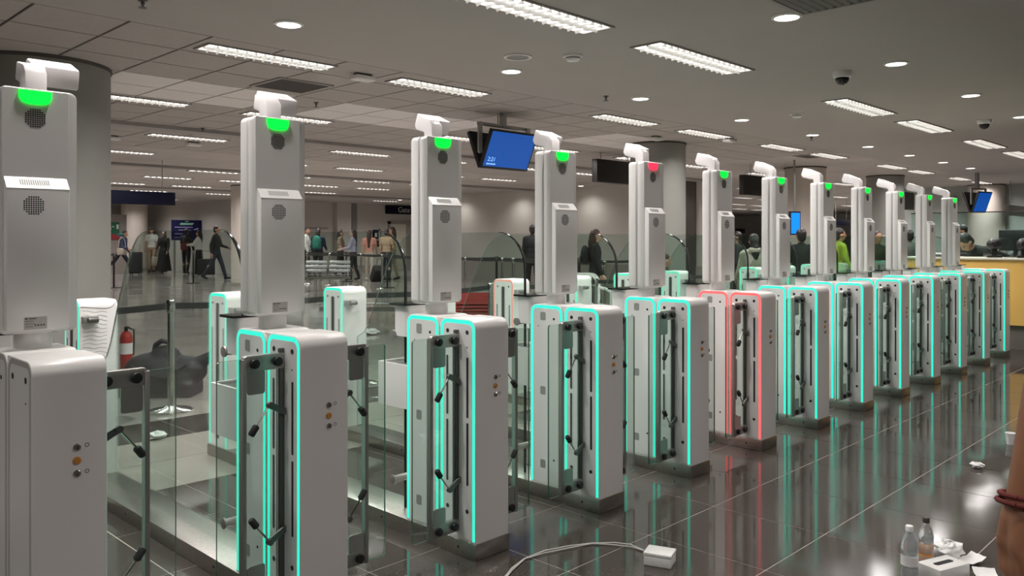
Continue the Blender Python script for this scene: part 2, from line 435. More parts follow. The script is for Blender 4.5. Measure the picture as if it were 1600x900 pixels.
# ------------------------------------------------------------------ ceiling lights
def troffer_meshes(L, W, cells, rows):
    fr = MB(); t = .022
    fr.box((0, -W / 2, -.012), (L, -W / 2 + t, 0)).box((0, W / 2 - t, -.012), (L, W / 2, 0)).box((0, -W / 2 + t, -.012), (t, W / 2 - t, 0)).box((L - t, -W / 2 + t, -.012), (L, W / 2 - t, 0))
    gl = MB().box((t, -W / 2 + t, -.004), (L - t, W / 2 - t, -.001))
    lv = MB(); ww = (W - 2 * t) / rows
    for r_ in range(rows):
        ya = -W / 2 + t + r_ * ww; yb = ya + ww
        for k in range(1, cells):
            x = t + (L - 2 * t) * k / cells; h = (L - 2 * t) / cells * .17
            lv.add([(x - h, ya, -.004), (x + h, ya, -.004), (x, ya, -.03), (x - h * .25, (ya + yb) / 2, -.004), (x + h * .25, (ya + yb) / 2, -.004), (x, (ya + yb) / 2, -.016), (x - h, yb, -.004), (x + h, yb, -.004), (x, yb, -.03)],
                   [(0, 2, 5, 3), (2, 1, 4, 5), (3, 5, 8, 6), (5, 4, 7, 8)])
        if r_: lv.prism([(ya - .012, -.004), (ya + .012, -.004), (ya, -.026)], 'x', t, L - t)
    return fr.mesh('frame', 'fixture_frame'), gl.mesh('diffuser', 'troffer_glow'), lv.mesh('louvre', 'louvre')
TA = troffer_meshes(1.2, .27, 14, 2); TB = troffer_meshes(1.5, .30, 16, 2); TF = troffer_meshes(1.2, .27, 8, 1)
def troffer(kind, x, y, label, group):
    o = thing('recessed_light', label, 'ceiling light', (x, y, CEIL), 0, group)
    for n, m in zip(('frame', 'diffuser', 'louvre'), kind): obj(n, m, o)
    L, W = (1.5, .30) if kind is TB else (1.2, .27)
    l = cached(('lamp', L), lambda: bpy.data.lights.new('louvred_lamp', 'AREA'))
    l.shape = 'RECTANGLE'; l.size = L - .06; l.size_y = W - .06; l.energy = TWATT * L * W / .324; l.color = (1, .95, .935); l.spread = SPREAD
    lo = bpy.data.objects.new('louvred_lamp', l); col.objects.link(lo); lo.parent = o; lo.location = (L / 2, 0, -.034)
for x in (0.7, 3.27, 5.36, 8.94, 11.17, 14.03, 16.3, 19.2, 21.4, 24.3):
    troffer(TB, x, 3.76, 'wide twin-row louvred light in the smooth grey ceiling above the gates', 'wide louvred lights above the gates')
XS = [-1.85, .05, 2.93, 4.84, 7.98, 9.9, 12.34, 14.2, 17.35, 19.15, 22.05, 23.95, 26.8, 28.7, 31.6, 33.5, 36.4, 38.3]
def visible(x, y, m=.74):
    p = Vector((x, y, 0)); d = p.dot(FW); return d > 1 and abs(p.dot(RT)) < d * m
for r_, Y in enumerate((6.32, 9.26, 12.15, 14.9, 17.8, 20.3, 23.2, 26.3, 31.2, 34.4)):
    for x in XS:
        if Y > 29 and x > 12.9: continue
        if not visible(x + .6, Y, .85 if Y < 13 else .68): continue
        if 18.4 > x > 17.2 and Y > 11: continue
        if x > 18.6 and 11 < Y < 29 and not (Y > 22.2 and XonY(690, Y) > x) and not (XonY(1085, Y) < x): continue
        if r_ == 0: troffer(TA, x, Y, 'narrow louvred strip light along the edge of the tiled ceiling', 'strip lights along the tiled edge')
        else: troffer(TA if Y < 16 and x < 12 else TF, x, Y, 'narrow louvred strip light in the tiled ceiling of the hall', 'strip lights in the tiled hall ceiling')
DR = MB().lathe([(.085, 0), (.105, 0), (.105, -.008), (.085, -.014), (.08, -.006)], n=28).mesh('trim_ring', 'down_ring', smooth=True)
DG = MB().lathe([(.083, -.0105), (.083, -.005)], n=28).mesh('lamp_disc', 'down_glow')
def downlight(x, y, label='round recessed downlight in the smooth grey ceiling', group='round downlights in the smooth ceiling', spot=0):
    o = thing('downlight', label, 'downlight', (x, y, CEIL), 0, group)
    obj('trim_ring', DR, o); obj('lamp_disc', DG, o)
    if 1:
        l = bpy.data.lights.new('spot', 'SPOT'); l.energy = spot or DWATT * 4; l.spot_size = R(140 if spot else 155); l.spot_blend = .9 if spot else .85; l.color = (1, .945, .91); l.shadow_soft_size = .06
        lo = bpy.data.objects.new('downlight_lamp', l); col.objects.link(lo); lo.parent = o; lo.location = (0, 0, -.03)
for x in (.95, 3.08, 5.36, 7.38, 9.6, 11.7, 13.8, 15.75, 17.65, 19.5): downlight(x, 5.24)
for x in (-3.2, -1.03, 1.11, 3.25, 5.39, 7.48, 9.68, 11.81, 13.95, 16.0): downlight(x, 2.6)
for x in (-3.2, -1.03, 1.11, 3.25, 5.39, 7.48, 9.68, 11.81, 13.95): downlight(x, -.05)
for Y in (-3.9,):  # unseen row, added as fill for the front faces of the gates
    for x in (-5.2, .7, 5.36, 11.17): troffer(TB, x, Y, 'added twin-row louvred fill light, out of view ahead of the gates', 'added fill lights ahead of the gates')
for y in (12.2, 14.9, 17.65, 20.4): downlight(18.08, y, 'small downlight washing the plain side wall with light', 'downlights washing the side wall', 26)
downlight(*P(625, 312, CEIL).xy, 'single bright downlight above the gate number sign', None)

# ------------------------------------------------------------------ e-gates
HW = .095; GY = 2.417; PITCH = .8025; GX1 = .756
ZT = .975
def m_module(y0, y1, z1, key):
    def f():
        b = MB().prism(rrect(y0, y1, .066, z1, .042, corners=(0, 0, 1, 1)), 'x', -HW, HW)
        return b.mesh('module', 'gate_white', bevel=.0038, seg=2, ang=60)
    return cached(key, f)
def m_led(y0, y1, z1, side, mm, key):
    def f():
        o = arch(y0 + .004, y1 - .004, .074, z1 - .004, .040); i = arch(y0 + .0195, y1 - .0195, .074, z1 - .0195, .0255)
        b = MB().strip(o, i, 'x', side * (HW - .003), side * (HW + .0003))
        return b.mesh('led', mm)
    return cached((key, side, mm), f)
def m_plate(y0, y1, z1, side, key):
    def f():
        b = MB().prism(rrect(y0 + .0205, y1 - .0205, .078, z1 - .0205, .024, corners=(0, 0, 1, 1)), 'x', side * (HW - .002), side * (HW + .0006))
        return b.mesh('plate', 'gate_plate')
    return cached((key, side), f)
def m_xbox(y0, y1, z0, z1, side, mm, t0=.0002, t1=.0014):
    return cached(('xb', y0, y1, z0, z1, side, mm, t0), lambda: MB().prism(rrect(y0, y1, z0, z1, min(y1 - y0, z1 - z0) * (.45 if mm == 'hole' else .22), 4), 'x', side * (HW + t0), side * (HW + t1)).mesh('xb', mm))
def m_xdisc(y, z, r, side, mm='hole'):
    return cached(('xd', y, z, r, side, mm), lambda: MB().cyl((side * (HW + .0002), y, z), (side * (HW + .0015), y, z), r, n=14).mesh('xd', mm))
def wing_meshes(side):
    s = side; y = .108
    d = {}
    d['hinge_post'] = MB().box((s * HW, y - .008, .12), (s * (HW + .018), y + .008, .93)).mesh('hinge', 'dark_metal', bevel=.002)
    d['bracket'] = [MB().prism(rrect(min(s * .09, s * .245), max(s * .09, s * .245), z0, z1, .012), 'y', y - .010, y + .012).mesh('bracket', 'grey_metal', bevel=.002) for z0, z1 in ((.862, .915), (.10, .15))]
    d['clamp_plate'] = [MB().prism(rrect(min(s * .168, s * .232), max(s * .168, s * .232), z0, z1, .01), 'y', y - .008, y - .002).mesh('plate', 'grey_metal') for z0, z1 in ((.785, .866), (.146, .215))]
    d['knob'] = [MB().cyl((s * xx, y - .024, z), (s * xx, y - .010, z), .016, n=18).mesh('knob', 'black', bevel=.002) for xx in (.125, .21) for z in (.888, .125)]
    d['edge_profile'] = MB().box((s * .236, y - .012, .098), (s * .252, y + .012, .905)).mesh('profile', 'grey_metal', bevel=.002)
    g = MB()
    g.prism(rrect(min(s * .12, s * .335), max(s * .12, s * .335), .10, .905, .012), 'y', y - .004, y + .004, 0, side=1)
    d['glass_leaf'] = g.mesh('leaf', ['clear_glass', 'glass_edge'])
    d['link_arm'] = []; d['damper'] = []; d['grip'] = []
    for zz, k in ((.715, 1), (.315, -1)):
        e = (s * .158, y - .02, zz + k * .03)
        d['link_arm'].append(MB().prism([(s * .10, zz - k * .012), (s * .10, zz + k * .012), (e[0], e[2] + k * .012), (e[0] + s * .01, e[2]), (e[0], e[2] - k * .012)], 'y', y - .024, y - .016).cyl((e[0], y - .03, e[2]), (e[0], y - .014, e[2]), .011).mesh('link', 'dark_metal'))
        g1 = (s * .205, y - .022, zz - k * .03); g2 = (s * .228, y - .022, zz - k * .062)
        d['damper'].append(MB().cyl(e, g1, .0035, n=8).mesh('damper', 'chrome'))
        d['grip'].append(MB().tube([g1, Vector(g1).lerp(Vector(g2), .12), Vector(g1).lerp(Vector(g2), .88), g2], [.006, .012, .012, .009], n=10).mesh('grip', 'black_rubber', smooth=True))
    return d
WING = {s: wing_meshes(s) for s in (-1, 1)}
def m_grille(cx, cz, y, r):
    b = MB(); st = .0062
    for i in range(-5, 6):
        for j in range(-5, 6):
            if math.hypot(i, j) * st < r: b.box((cx + i * st - .0021, y - .0006, cz + j * st - .0021), (cx + i * st + .0021, y + .001, cz + j * st + .0021))
    return b.mesh('grille', 'hole')
TY = .313; TX0_, TX1_ = -.095, .117
def tower_meshes():
    d = {}
    d['back'] = MB().prism(rrect(TX0_, TX1_, 1.02, 1.752, .022), 'y', .366, .417).mesh('back', 'tower_white', bevel=.006, ang=60)
    d['core'] = MB().prism(rrect(TX0_ + .012, TX1_ - .012, 1.03, 1.745, .018), 'y', .35, .368).mesh('core', 'groove')
    d['front'] = MB().prism(rrect(TX0_, TX1_, 1.022, 1.752, .02), 'y', .352, TY + .006, poly2=rrect(TX0_, TX1_, 1.022, 1.752, .02)).prism(rrect(TX0_, TX1_, 1.022, 1.752, .02), 'y', TY + .006, TY, poly2=rrect(TX0_ + .005, TX1_ - .024, 1.026, 1.749, .006)).mesh('front', ['tower_white'], smooth=True)
    d['front_panel'] = MB().prism(rrect(TX0_ + .007, TX1_ - .026, 1.028, 1.747, .005), 'y', TY - .0015, TY + .001).mesh('fp', 'tower_front')
    hx0, hx1 = -.083, .086
    hs = MB().prism([(.283, 1.034), (TY, 1.034), (TY, 1.486), (.283, 1.452)], 'x', hx0, hx1)
    d['lower_housing'] = hs.mesh('housing', 'tower_front', bevel=.004, ang=30)
    # pale sloping lip with vent
    lip = MB().add([(hx0, .2825, 1.4525), (hx1, .2825, 1.4525), (hx1, TY - .001, 1.4875), (hx0, TY - .001, 1.4875), (hx0, .2825, 1.449), (hx1, .2825, 1.449)], [(0, 1, 2, 3), (0, 4, 5, 1)])
    d['lip'] = lip.mesh('lip', 'tower_white')
    v = MB()
    for k in range(14):
        x = -.045 + k * .0058
        v.add([(x, .29, 1.4625), (x + .0032, .29, 1.4625), (x + .0032, .3045, 1.4795), (x, .3045, 1.4795)], [(0, 1, 2, 3)])
    d['vent'] = v.mesh('vent', 'grille_grey')
    shp = [(-.042, 1.745), (-.041, 1.724), (-.034, 1.711), (-.018, 1.706), (.018, 1.706), (.034, 1.711), (.041, 1.724), (.042, 1.745)]
    for c in ('green', 'red'): d['lens_' + c] = MB().prism(shp, 'y', TY - .007, TY, poly2=[(x * 1.08, z) for x, z in shp]).mesh('lens', 'status_' + c)
    d['grille_a'] = m_grille(.0, 1.664, TY - .0015, .029)
    d['grille_b'] = m_grille(-.012, 1.402, .283, .029)
    d['sticker'] = MB().box((-.038, .2815, 1.036), (.023, .2835, 1.073)).mesh('sticker', 'label_grey')
    ln = MB()
    ln.cyl((-.032, .2810, 1.068), (-.032, .2816, 1.068), .003, n=10)
    ln.box((-.026, .281, 1.0665), (-.006, .2816, 1.0695))
    for k in range(3): ln.box((-.035, .281, 1.060 - k * .008), (-.014 + .004 * (k % 2), .2816, 1.0615 - k * .008))
    for k in range(4): ln.box((-.010 + k * .0075, .281, 1.0455), (-.0055 + k * .0075, .2816, 1.0505))
    d['lines'] = ln.mesh('print', 'ink')
    d['mount'] = MB().lathe([(.052, .965), (.052, 1.0), (.05, 1.03)], c=(.007, .362, 0), n=28, sy=.9).mesh('mount', 'tower_white', smooth=True)
    d['neck'] = MB().prism([(.372, 1.74), (.372, 1.812), (.394, 1.838), (.462, 1.856), (.475, 1.80), (.43, 1.785), (.425, 1.74)], 'x', -.012, .05).mesh('neck', 'camera_lit_white', bevel=.005, ang=50)
    d['head'] = MB().prism([(.466, 1.786), (.452, 1.850), (.533, 1.886), (.553, 1.830), (.540, 1.808)], 'x', .034, .170).mesh('head', 'camera_lit_white', bevel=.007, ang=30)
    d['inlay'] = MB().add([(.085, .47, 1.8590), (.13, .47, 1.8590), (.13, .505, 1.8745), (.085, .505, 1.8745)], [(0, 1, 2, 3)]).mesh('inlay', 'label_grey')
    d['lens'] = MB().cyl((.09, .536, 1.848), (.09, .549, 1.853), .018).mesh('lens', 'black_gloss')
    return d
TW = tower_meshes()
def pane_poly():
    pts = [(.575, .066), (.575, 1.12)]
    for i in range(1, 11):
        t = R(180 - 90 * i / 10); pts.append((.575 + .20 + .20 * math.cos(t), 1.142 + .20 * math.sin(t)))
    pts.append((1.50, 1.342))
    pts += [(1.56, 1.335), (1.62, 1.31), (1.68, 1.26), (1.76, 1.16), (1.84, 1.02), (1.90, .90), (1.96, .78), (2.02, .70), (2.10, .66)]
    pts.append((2.10, .066)); return pts
PP = pane_poly()
def gate(i, label, led_l, led_r, status):
    X = GX1 + (i - 1) * PITCH
    g = thing('passport_gate', label, 'e-gate', (X, GY, 0), 0, 'row of passport e-gates')
    obj('plinth', cached('plinth', lambda: MB().box((-.099, -.004, 0), (.099, 2.375, .067)).mesh('plinth', 'steel', bevel=.003)), g)
    for s in (-1, 1):
        for y in (.10, .62, 1.5):
            obj('plinth_bolt', cached(('pb', s, y), lambda: MB().cyl((s * .0985, y, .036), (s * .1005, y, .036), .006, n=10).mesh('bolt', 'hole')), g)
    cab = obj('exit_cabinet', cached('core', lambda: MB().box((-HW + .006, .03, .066), (HW - .006, .42, ZT - .004)).mesh('core', 'gate_white')), g)
    B = (.0, .219, ZT); A = (.2265, .446, ZT)
    for (y0, y1, z1), key in ((B, 'B'), (A, 'A')):
        obj('shell', m_module(y0, y1, z1, key), cab)
        for s in (-1, 1):
            mm = 'led_' + (led_l if s < 0 else led_r)
            o = obj('led_outline', m_led(y0, y1, z1, s, mm, key), cab); 
            obj('face_plate', m_plate(y0, y1, z1, s, key), cab)
    for s in (-1, 1):
        for yy in (() if led_l == 'off' and s < 0 else (.048, .172)):
            obj('slot', m_xbox(yy - .006, yy + .006, .572, .82, s, 'hole'), cab); obj('slot', m_xbox(yy - .006, yy + .006, .295, .552, s, 'hole'), cab)
        for yy, zz in ((.05, .922), (.17, .922), (.05, .19), (.17, .19)): obj('sensor', m_xdisc(yy, zz, .009, s), cab)
        obj('sensor', m_xdisc(.285, .905, .0065, s), cab); obj('sensor', m_xdisc(.285, .2, .0055, s), cab)
        obj('screw', m_xdisc(.05, .86, .003, s), cab); obj('screw', m_xdisc(.39, .865, .003, s), cab)
        for zz in (.895, .52, .15): obj('speaker_patch', m_xbox(.341, .376, zz, zz + .042, s, 'grille_grey'), cab)
    # buttons on the end face
    for zz, mm in ((.733, 'chrome'), (.697, 'orange_button'), (.661, 'chrome')):
        bt = obj('key_switch' if mm == 'chrome' else 'push_button', cached(('btn', zz), lambda: MB().lathe([(.0105, 0), (.0105, .004), (.008, .007)], n=18).mesh('btn', mm, smooth=True)), cab, (.0155, 0, zz)); bt.rotation_euler = (R(90), 0, 0)
        if mm == 'chrome':
            obj('key_slot', cached('kslot', lambda: MB().box((-.0012, -.004, .0068), (.0012, .004, .0075)).mesh('ks', 'hole')), bt)
            rg = obj('printed_ring', cached('ring', lambda: MB().strip([(.006 * math.cos(R(a)), .006 * math.sin(R(a))) for a in range(0, 361, 24)], [(.0042 * math.cos(R(a)), .0042 * math.sin(R(a))) for a in range(0, 361, 24)], 'z', 0, .0006).mesh('ring', 'ink')), bt, (.026, .002, 0))
    # document reader and tray behind the cabinet
    dr = obj('document_reader', cached('reader', lambda: MB().prism(rrect(-.09, .09, .448, .548, .02), 'z', .87, 1.008).mesh('reader', 'gate_white', smooth=True)), g)
    obj('glass_top', cached('rtop', lambda: MB().prism(rrect(-.108, .108, .446, .562, .012), 'z', 1.008, 1.017).mesh('top', 'black_gloss')), dr)
    tr = obj('side_tray', cached('tray', lambda: MB().box((-.094, .448, .55), (.094, .45, .745)).box((-.094, .45, .55), (.094, .655, .56)).box((-.094, .45, .56), (-.084, .655, .745)).box((.084, .45, .56), (.094, .655, .745)).box((-.084, .645, .56), (.084, .655, .745)).mesh('tray', 'gate_white')), g)
    obj('tray_liner', cached('liner', lambda: MB().box((-.084, .45, .56), (.084, .645, .735)).mesh('liner', 'dark_metal')), tr)
    # tall fixed glass with a dark rim
    pn = obj('glass_screen', cached('pane', lambda: MB().prism(PP, 'x', -.004, .004, 0, side=1).mesh('pane', ['clear_glass', 'pane_edge'])), g)
    obj('rim', cached('rim', lambda: MB().tube([(0, y - .002, z) for y, z in PP[:12]], [.007] * 6 + [.0068 - .001 * k for k in range(6)], n=8).mesh('rim', 'glass_rim', smooth=True)), pn)
    for s in (-1, 1):
        for zz in (.875, .22):
            obj('glass_clamp', cached(('clamp', s, zz), lambda: MB().cyl((s * .006, .545, zz), (s * .088, .545, zz), .016).cyl((s * .088, .545, zz), (s * .098, .545, zz), .021).mesh('clamp', 'grey_metal', bevel=.002)), pn)
    # entry pedestal
    E0, E1, EZ = 2.13, 2.355, .985
    pd = obj('entry_pedestal', m_module(E0, E1, EZ, 'E'), g)
    for s in (-1, 1):
        obj('led_outline', m_led(E0, E1, EZ, s, 'led_' + (led_l if s < 0 else led_r), 'E'), pd)
        obj('face_plate', m_plate(E0, E1, EZ, s, 'E'), pd)
        obj('hinge_channel', m_xbox(E0 + .096, E0 + .128, .12, .925, s, 'dark_metal', .001, .004), pd)
        for yy in (.042, .182): obj('slot', m_xbox(E0 + yy - .0045, E0 + yy + .0045, .30, .78, s, 'hole'), pd)
        for yy in (.05, .175): obj('sensor', m_xdisc(E0 + yy, .925, .0075, s), pd)
    br = obj('hinge_bracket', cached('hb', lambda: MB().box((-.088, E0 - .034, .868), (-.012, E0, .905)).mesh('hb', 'grey_metal', bevel=.004)), pd)
    obj('bracket_knob', cached('hk', lambda: MB().cyl((-.07, E0 - .05, .887), (-.02, E0 - .05, .887), .015, n=16).mesh('hk', 'dark_metal', bevel=.002)), br)
    # glass flap doors
    for s in (-1, 1):
        if (i == 1 and s < 0) or (i == 13 and s > 0): continue
        w = WING[s]; hp = obj('flap_door', w['hinge_post'], g)
        for n in ('edge_profile', 'glass_leaf'): obj(n, w[n], hp)
        for n in ('bracket', 'clamp_plate', 'knob', 'link_arm', 'damper', 'grip'):
            for m in w[n]: obj(n, m, hp)
    if status:
        t = obj('tower', TW['back'], g)
        obj('tower_core', TW['core'], t); obj('front_shell', TW['front'], t); obj('front_panel', TW['front_panel'], t)
        obj('lower_housing', TW['lower_housing'], t); obj('housing_lip', TW['lip'], t); obj('vent', TW['vent'], t)
        so = obj('status_light', TW['lens_' + status], t)
        so['label'] = status + ' glowing status light'
        obj('speaker_grille', TW['grille_a'], t); obj('speaker_grille', TW['grille_b'], t)
        obj('sticker', TW['sticker'], t); obj('sticker_print', TW['lines'], t); obj('mount', TW['mount'], t)
        h = obj('face_camera', TW['head'], g); obj('camera_neck', TW['neck'], h); obj('top_inlay', TW['inlay'], h); obj('camera_lens', TW['lens'], h)
    if i == 2:
        wv = MB()
        for k in range(26):
            z = .93 - k * .021; pts = [(-.08 + q * .011, 2.1292, z + .004 * math.sin(q * .9 + k * .7) - q * .0008) for q in range(12)]
            wv.tube(pts, .0006, n=4)
        obj('printed_waves', wv.mesh('waves', 'grille_grey'), pd)
        obj('printed_waves', MB().tube([(-.09, 2.1292, .955), (.03, 2.1292, .94), (.06, 2.1292, .945), (.09, 2.1292, .975)], .0016, n=4).mesh('line', 'grille_grey'), pd)
    return g
T = 'teal'
gate(1, 'white e-gate whose own near side outline is unlit', 'off', T, 'green')
gate(2, 'white teal-lit e-gate next to the unlit e-gate', T, T, 'green')
gate(3, 'white teal-lit e-gate, second on from the unlit e-gate', T, T, 'green')
gate(4, 'white teal-lit e-gate, third on from the unlit e-gate, beside the red-topped tower', T, T, 'green')
gate(5, 'white e-gate with a red status light on its tower', T, 'red', 'red')
gate(6, 'white e-gate with red glowing outlines and a green tower light', 'red', T, 'green')
gate(7, 'white teal-lit e-gate just beyond the red-outlined e-gate', T, T, 'green')
gate(8, 'white teal-lit e-gate, second beyond the red-outlined e-gate', T, T, 'green')
gate(9, 'white teal-lit e-gate, third beyond the red-outlined e-gate', T, T, 'green')
gate(10, 'white teal-lit e-gate, third from the towerless end gate', T, T, 'green')
gate(11, 'white teal-lit e-gate, second from the towerless end gate', T, T, 'green')
gate(12, 'white teal-lit e-gate with tower next to the towerless end gate', T, T, 'green')
gate(13, 'towerless teal-lit end gate beside the yellow counter', T, T, None)
#REST
# ------------------------------------------------------------------ ceiling devices
def ceil_at(u, v): 
    p = P(u, v, CEIL); return (p.x, p.y, CEIL)
def dome_camera(u, v, label):
    o = thing('dome_camera', label, 'camera', ceil_at(u, v))
    obj('housing', MB().lathe([(.085, 0), (.085, -.03), (.075, -.055), (.06, -.06)], n=24).mesh('housing', 'white_plastic', smooth=True), o)
    obj('dome', MB().lathe([(.062, -.055), (.058, -.085), (.04, -.11), (.015, -.122), (.002, -.123)], n=24).mesh('dome', 'black_gloss', smooth=True), o)
dome_camera(1316, 112, 'white dome camera with black bubble under the smooth ceiling, beside wide light')
dome_camera(1538, 187, 'white dome camera under the smooth ceiling above the far e-gates')
def smoke(u, v, label, group=None):
    o = thing('smoke_detector', label, 'detector', ceil_at(u, v), 0, group)
    obj('base', MB().lathe([(.085, 0), (.085, -.012), (.06, -.014)], n=24).mesh('b', 'white_plastic', smooth=True), o)
    obj('chamber', MB().lathe([(.058, -.012), (.062, -.03), (.05, -.045), (.025, -.05)], n=24).mesh('c', 'white_plastic', smooth=True), o)
    obj('slots', MB().lathe([(.0625, -.022), (.0625, -.028)], n=24).mesh('s', 'dark_metal'), o)
smoke(895, 87, 'white smoke detector beside the round ceiling speaker')
smoke(1245, 178, 'white smoke detector between two rows of lights above the gates')
for u, v in ((567, 116), (1025, 213), (1140, 216), (175, 212), (302, 222)):
    p = ceil_at(u, v)
    o = thing('ceiling_sensor_box', 'flat white sensor box fixed under the tiled ceiling', 'sensor', p, 0, 'flat sensor boxes under the tiles')
    obj('bracket', MB().box((-.08, -.03, -.02), (.08, .03, 0)).mesh('br', 'dark_metal'), o)
    obj('case', MB().prism(rrect(-.11, .11, -.07, .07, .03), 'z', -.06, -.02).mesh('case', 'white_plastic', bevel=.006), o)
o = thing('ceiling_speaker', 'round olive-grey ceiling speaker beside the smoke detector', 'speaker', ceil_at(809, 88))
obj('ring', MB().strip([(.12 * math.cos(R(a)), .12 * math.sin(R(a))) for a in range(0, 361, 12)], [(.095 * math.cos(R(a)), .095 * math.sin(R(a))) for a in range(0, 361, 12)], 'z', -.012, 0).mesh('ring', 'down_ring'), o)
obj('grille', MB().lathe([(.095, -.006), (.094, 0)], n=30).mesh('g', 'grille_grey'), o)
for k, (u, v) in enumerate(((223, 0), (947, 150), (494, 160), (1268, 214), (317, 200))):
    o = thing('sprinkler', 'small dark pendant sprinkler head hanging from the ceiling', 'sprinkler', ceil_at(u, v), 0, 'ceiling sprinklers')
    obj('cap', MB().lathe([(.03, 0), (.03, -.008), (.012, -.012), (.012, -.03)], n=16).mesh('cap', 'dark_metal'), o)
    obj('deflector', MB().cyl((0, 0, -.03), (0, 0, -.05), .006, n=8).lathe([(.026, -.05), (.026, -.054)], n=12).mesh('def', 'dark_metal'), o)
def vent(u, v, w, d, label, mm='grille_grey'):
    o = thing('ceiling_vent', label, 'vent', ceil_at(u, v))
    f = MB(); t = .03
    f.box((-w / 2, -d / 2, -.014), (w / 2, -d / 2 + t, 0)).box((-w / 2, d / 2 - t, -.014), (w / 2, d / 2, 0)).box((-w / 2, -d / 2 + t, -.014), (-w / 2 + t, d / 2 - t, 0)).box((w / 2 - t, -d / 2 + t, -.014), (w / 2, d / 2 - t, 0))
    obj('frame', f.mesh('f', 'fixture_frame'), o)
    obj('backing', MB().box((-w / 2 + t, -d / 2 + t, -.003), (w / 2 - t, d / 2 - t, 0)).mesh('bk', 'black'), o)
    sl = cached(('slat', w), lambda: MB().add([(-w / 2 + t, -.014, -.004), (w / 2 - t, -.014, -.004), (w / 2 - t, .014, -.016), (-w / 2 + t, .014, -.016)], [(0, 1, 2, 3)]).mesh('slat', mm))
    n = max(3, int(d / .06))
    for k in range(n): obj('slat', sl, o, (0, -d / 2 + t + (d - 2 * t) * (k + .5) / n, 0))
vent(456, 133, .6, .6, 'square dark louvred air vent among the ceiling tiles', 'ceiling_grid')
p = P(1268, 6, CEIL); 
vent(1292, -8, .62, .62, 'square air grille set in the smooth ceiling ahead of the gates', 'column_paint')
vent(1262, 244, .6, .3, 'narrow dark air vent among far ceiling tiles')

# ------------------------------------------------------------------ hanging monitors and signs
def hung_monitor(loc, w, h, tilt, rz, label, scr, drop, lines=True, twin=True):
    o = thing('hanging_monitor', label, 'monitor', (loc.x, loc.y, loc.z), rz)
    top = CEIL - loc.z
    obj('ceiling_pole', MB().box((-.035, -.03, h * .62), (.035, .03, top)).cyl((-.09, .0, h * .62), (-.09, 0, top), .006, n=6).mesh('pole', 'grey_metal'), o)
    obj('crossbar', MB().box((-w * .52, -.025, h * .58), (w * .52, .025, h * .66)).mesh('bar', 'grey_metal', bevel=.003), o)
    for s in (-1, 1): obj('side_arm', MB().prism(rrect(s * w * .52 - .03, s * w * .52 + .03, -.06, h * .66, .028), 'y', -.012 - .03, .012 - .03).mesh('arm', 'grey_metal'), o)
    M = Matrix.Rotation(tilt, 4, 'X')
    def panel(sgn):
        b = obj('screen_case', MB().box((-w / 2, -.025, -h / 2), (w / 2, .02, h / 2)).mesh('case', 'black', bevel=.004), o)
        b.matrix_local = Matrix.Translation((0, -.10 * sgn, 0)) @ (M if sgn > 0 else Matrix.Rotation(math.pi, 4, 'Z') @ M)
        obj('screen', MB().box((-w / 2 + .022, -.0262, -h / 2 + .028), (w / 2 - .022, -.024, h / 2 - .02)).mesh('scr', scr), b)
        if lines and sgn > 0:
            t = obj('screen_text', text_mesh('2:21', .075, .0004, 'LEFT', 'screen_text'), b, (-w / 2 + .07, -.0266, -h / 2 + .115)); t.rotation_euler = (R(90), 0, 0)
            q = MB(); xx = -w / 2 + .07
            for L in (.018, .012, .012, .0, .022, .012, .012, .014, .012): 
                if L: q.box((xx, -.0270, -h / 2 + .05), (xx + L, -.0262, -h / 2 + .066))
                xx += L + .004
            obj('screen_text', q.mesh('q', 'screen_text'), b)
    panel(1)
    if twin: panel(-1)
    return o
hung_monitor(AT(786, 236, 10.0), .80, .48, R(24), 0, 'hanging monitor pair with plain blue screen on a ceiling pole', 'screen_blue', .5)
hung_monitor(AT(1527, 316, 19.0), .50, .5, R(20), R(-18), 'small hanging monitor pair over the yellow counter', 'screen_blue', .5, lines=False)
o = thing('flight_screen', 'bright blue upright display screen seen between two e-gate towers', 'screen', AT(1243, 348, 15.8), R(-20))
obj('case', MB().box((-.13, 0, -.24), (.13, .05, .22)).mesh('c', 'black'), o); obj('panel', MB().box((-.11, -.004, -.21), (.11, 0, .19)).mesh('p', 'screen_blue_bright'), o)
obj('hanger', MB().box((-.02, .02, .22), (.02, .04, CEIL - AT(1243, 348, 15.8).z)).mesh('h', 'grey_metal'), o)
def hung_sign(x0, x1, Y, z0, z1, label, mm, thick=.12, name='hanging_sign', along='x'):
    o = thing(name, label, 'sign', ((x0 + x1) / 2, Y, z0))
    w = (x1 - x0) / 2
    obj('sign_box', MB().box((-w, -thick / 2, 0), (w, thick / 2, z1 - z0)).mesh('box', mm, bevel=.006), o)
    for s in (-.7, .7): obj('hanger_rod', MB().cyl((s * w, 0, z1 - z0), (s * w, 0, CEIL - z0), .008, n=8).mesh('rod', 'grey_metal'), o)
    return o
def zat(v, x, y): 
    d = Vector((x, y, 0)).dot(FW); return CAMH + (375 - v) / FPX * d
Y = 16; x0, x1 = XonY(140, Y), XonY(272, Y)
hung_sign(x0, x1, Y, zat(321, x1, Y), zat(301, x1, Y), 'blank navy overhead sign hanging in front of the walking passengers', 'navy')
Y = 9.0; x0, x1 = XonY(929, Y), XonY(990, Y)
hung_sign(x0, x1, Y, zat(284, x0, Y), zat(248, x0, Y), 'blank black overhead sign beside the grey-green column', 'sign_black')
Y = 8.2; x0, x1 = XonY(1159, Y), XonY(1244, Y)
hung_sign(x0, x1, Y, zat(304, x0, Y), zat(273, x0, Y), 'blank black overhead sign behind the first tower past the red-outlined gate', 'sign_black')
Y = 8.0; x0, x1 = XonY(1395, Y), XonY(1425, Y)
hung_sign(x0, x1, Y, zat(326, x0, Y), zat(298, x0, Y), 'small black overhead sign between far e-gate towers', 'sign_black')
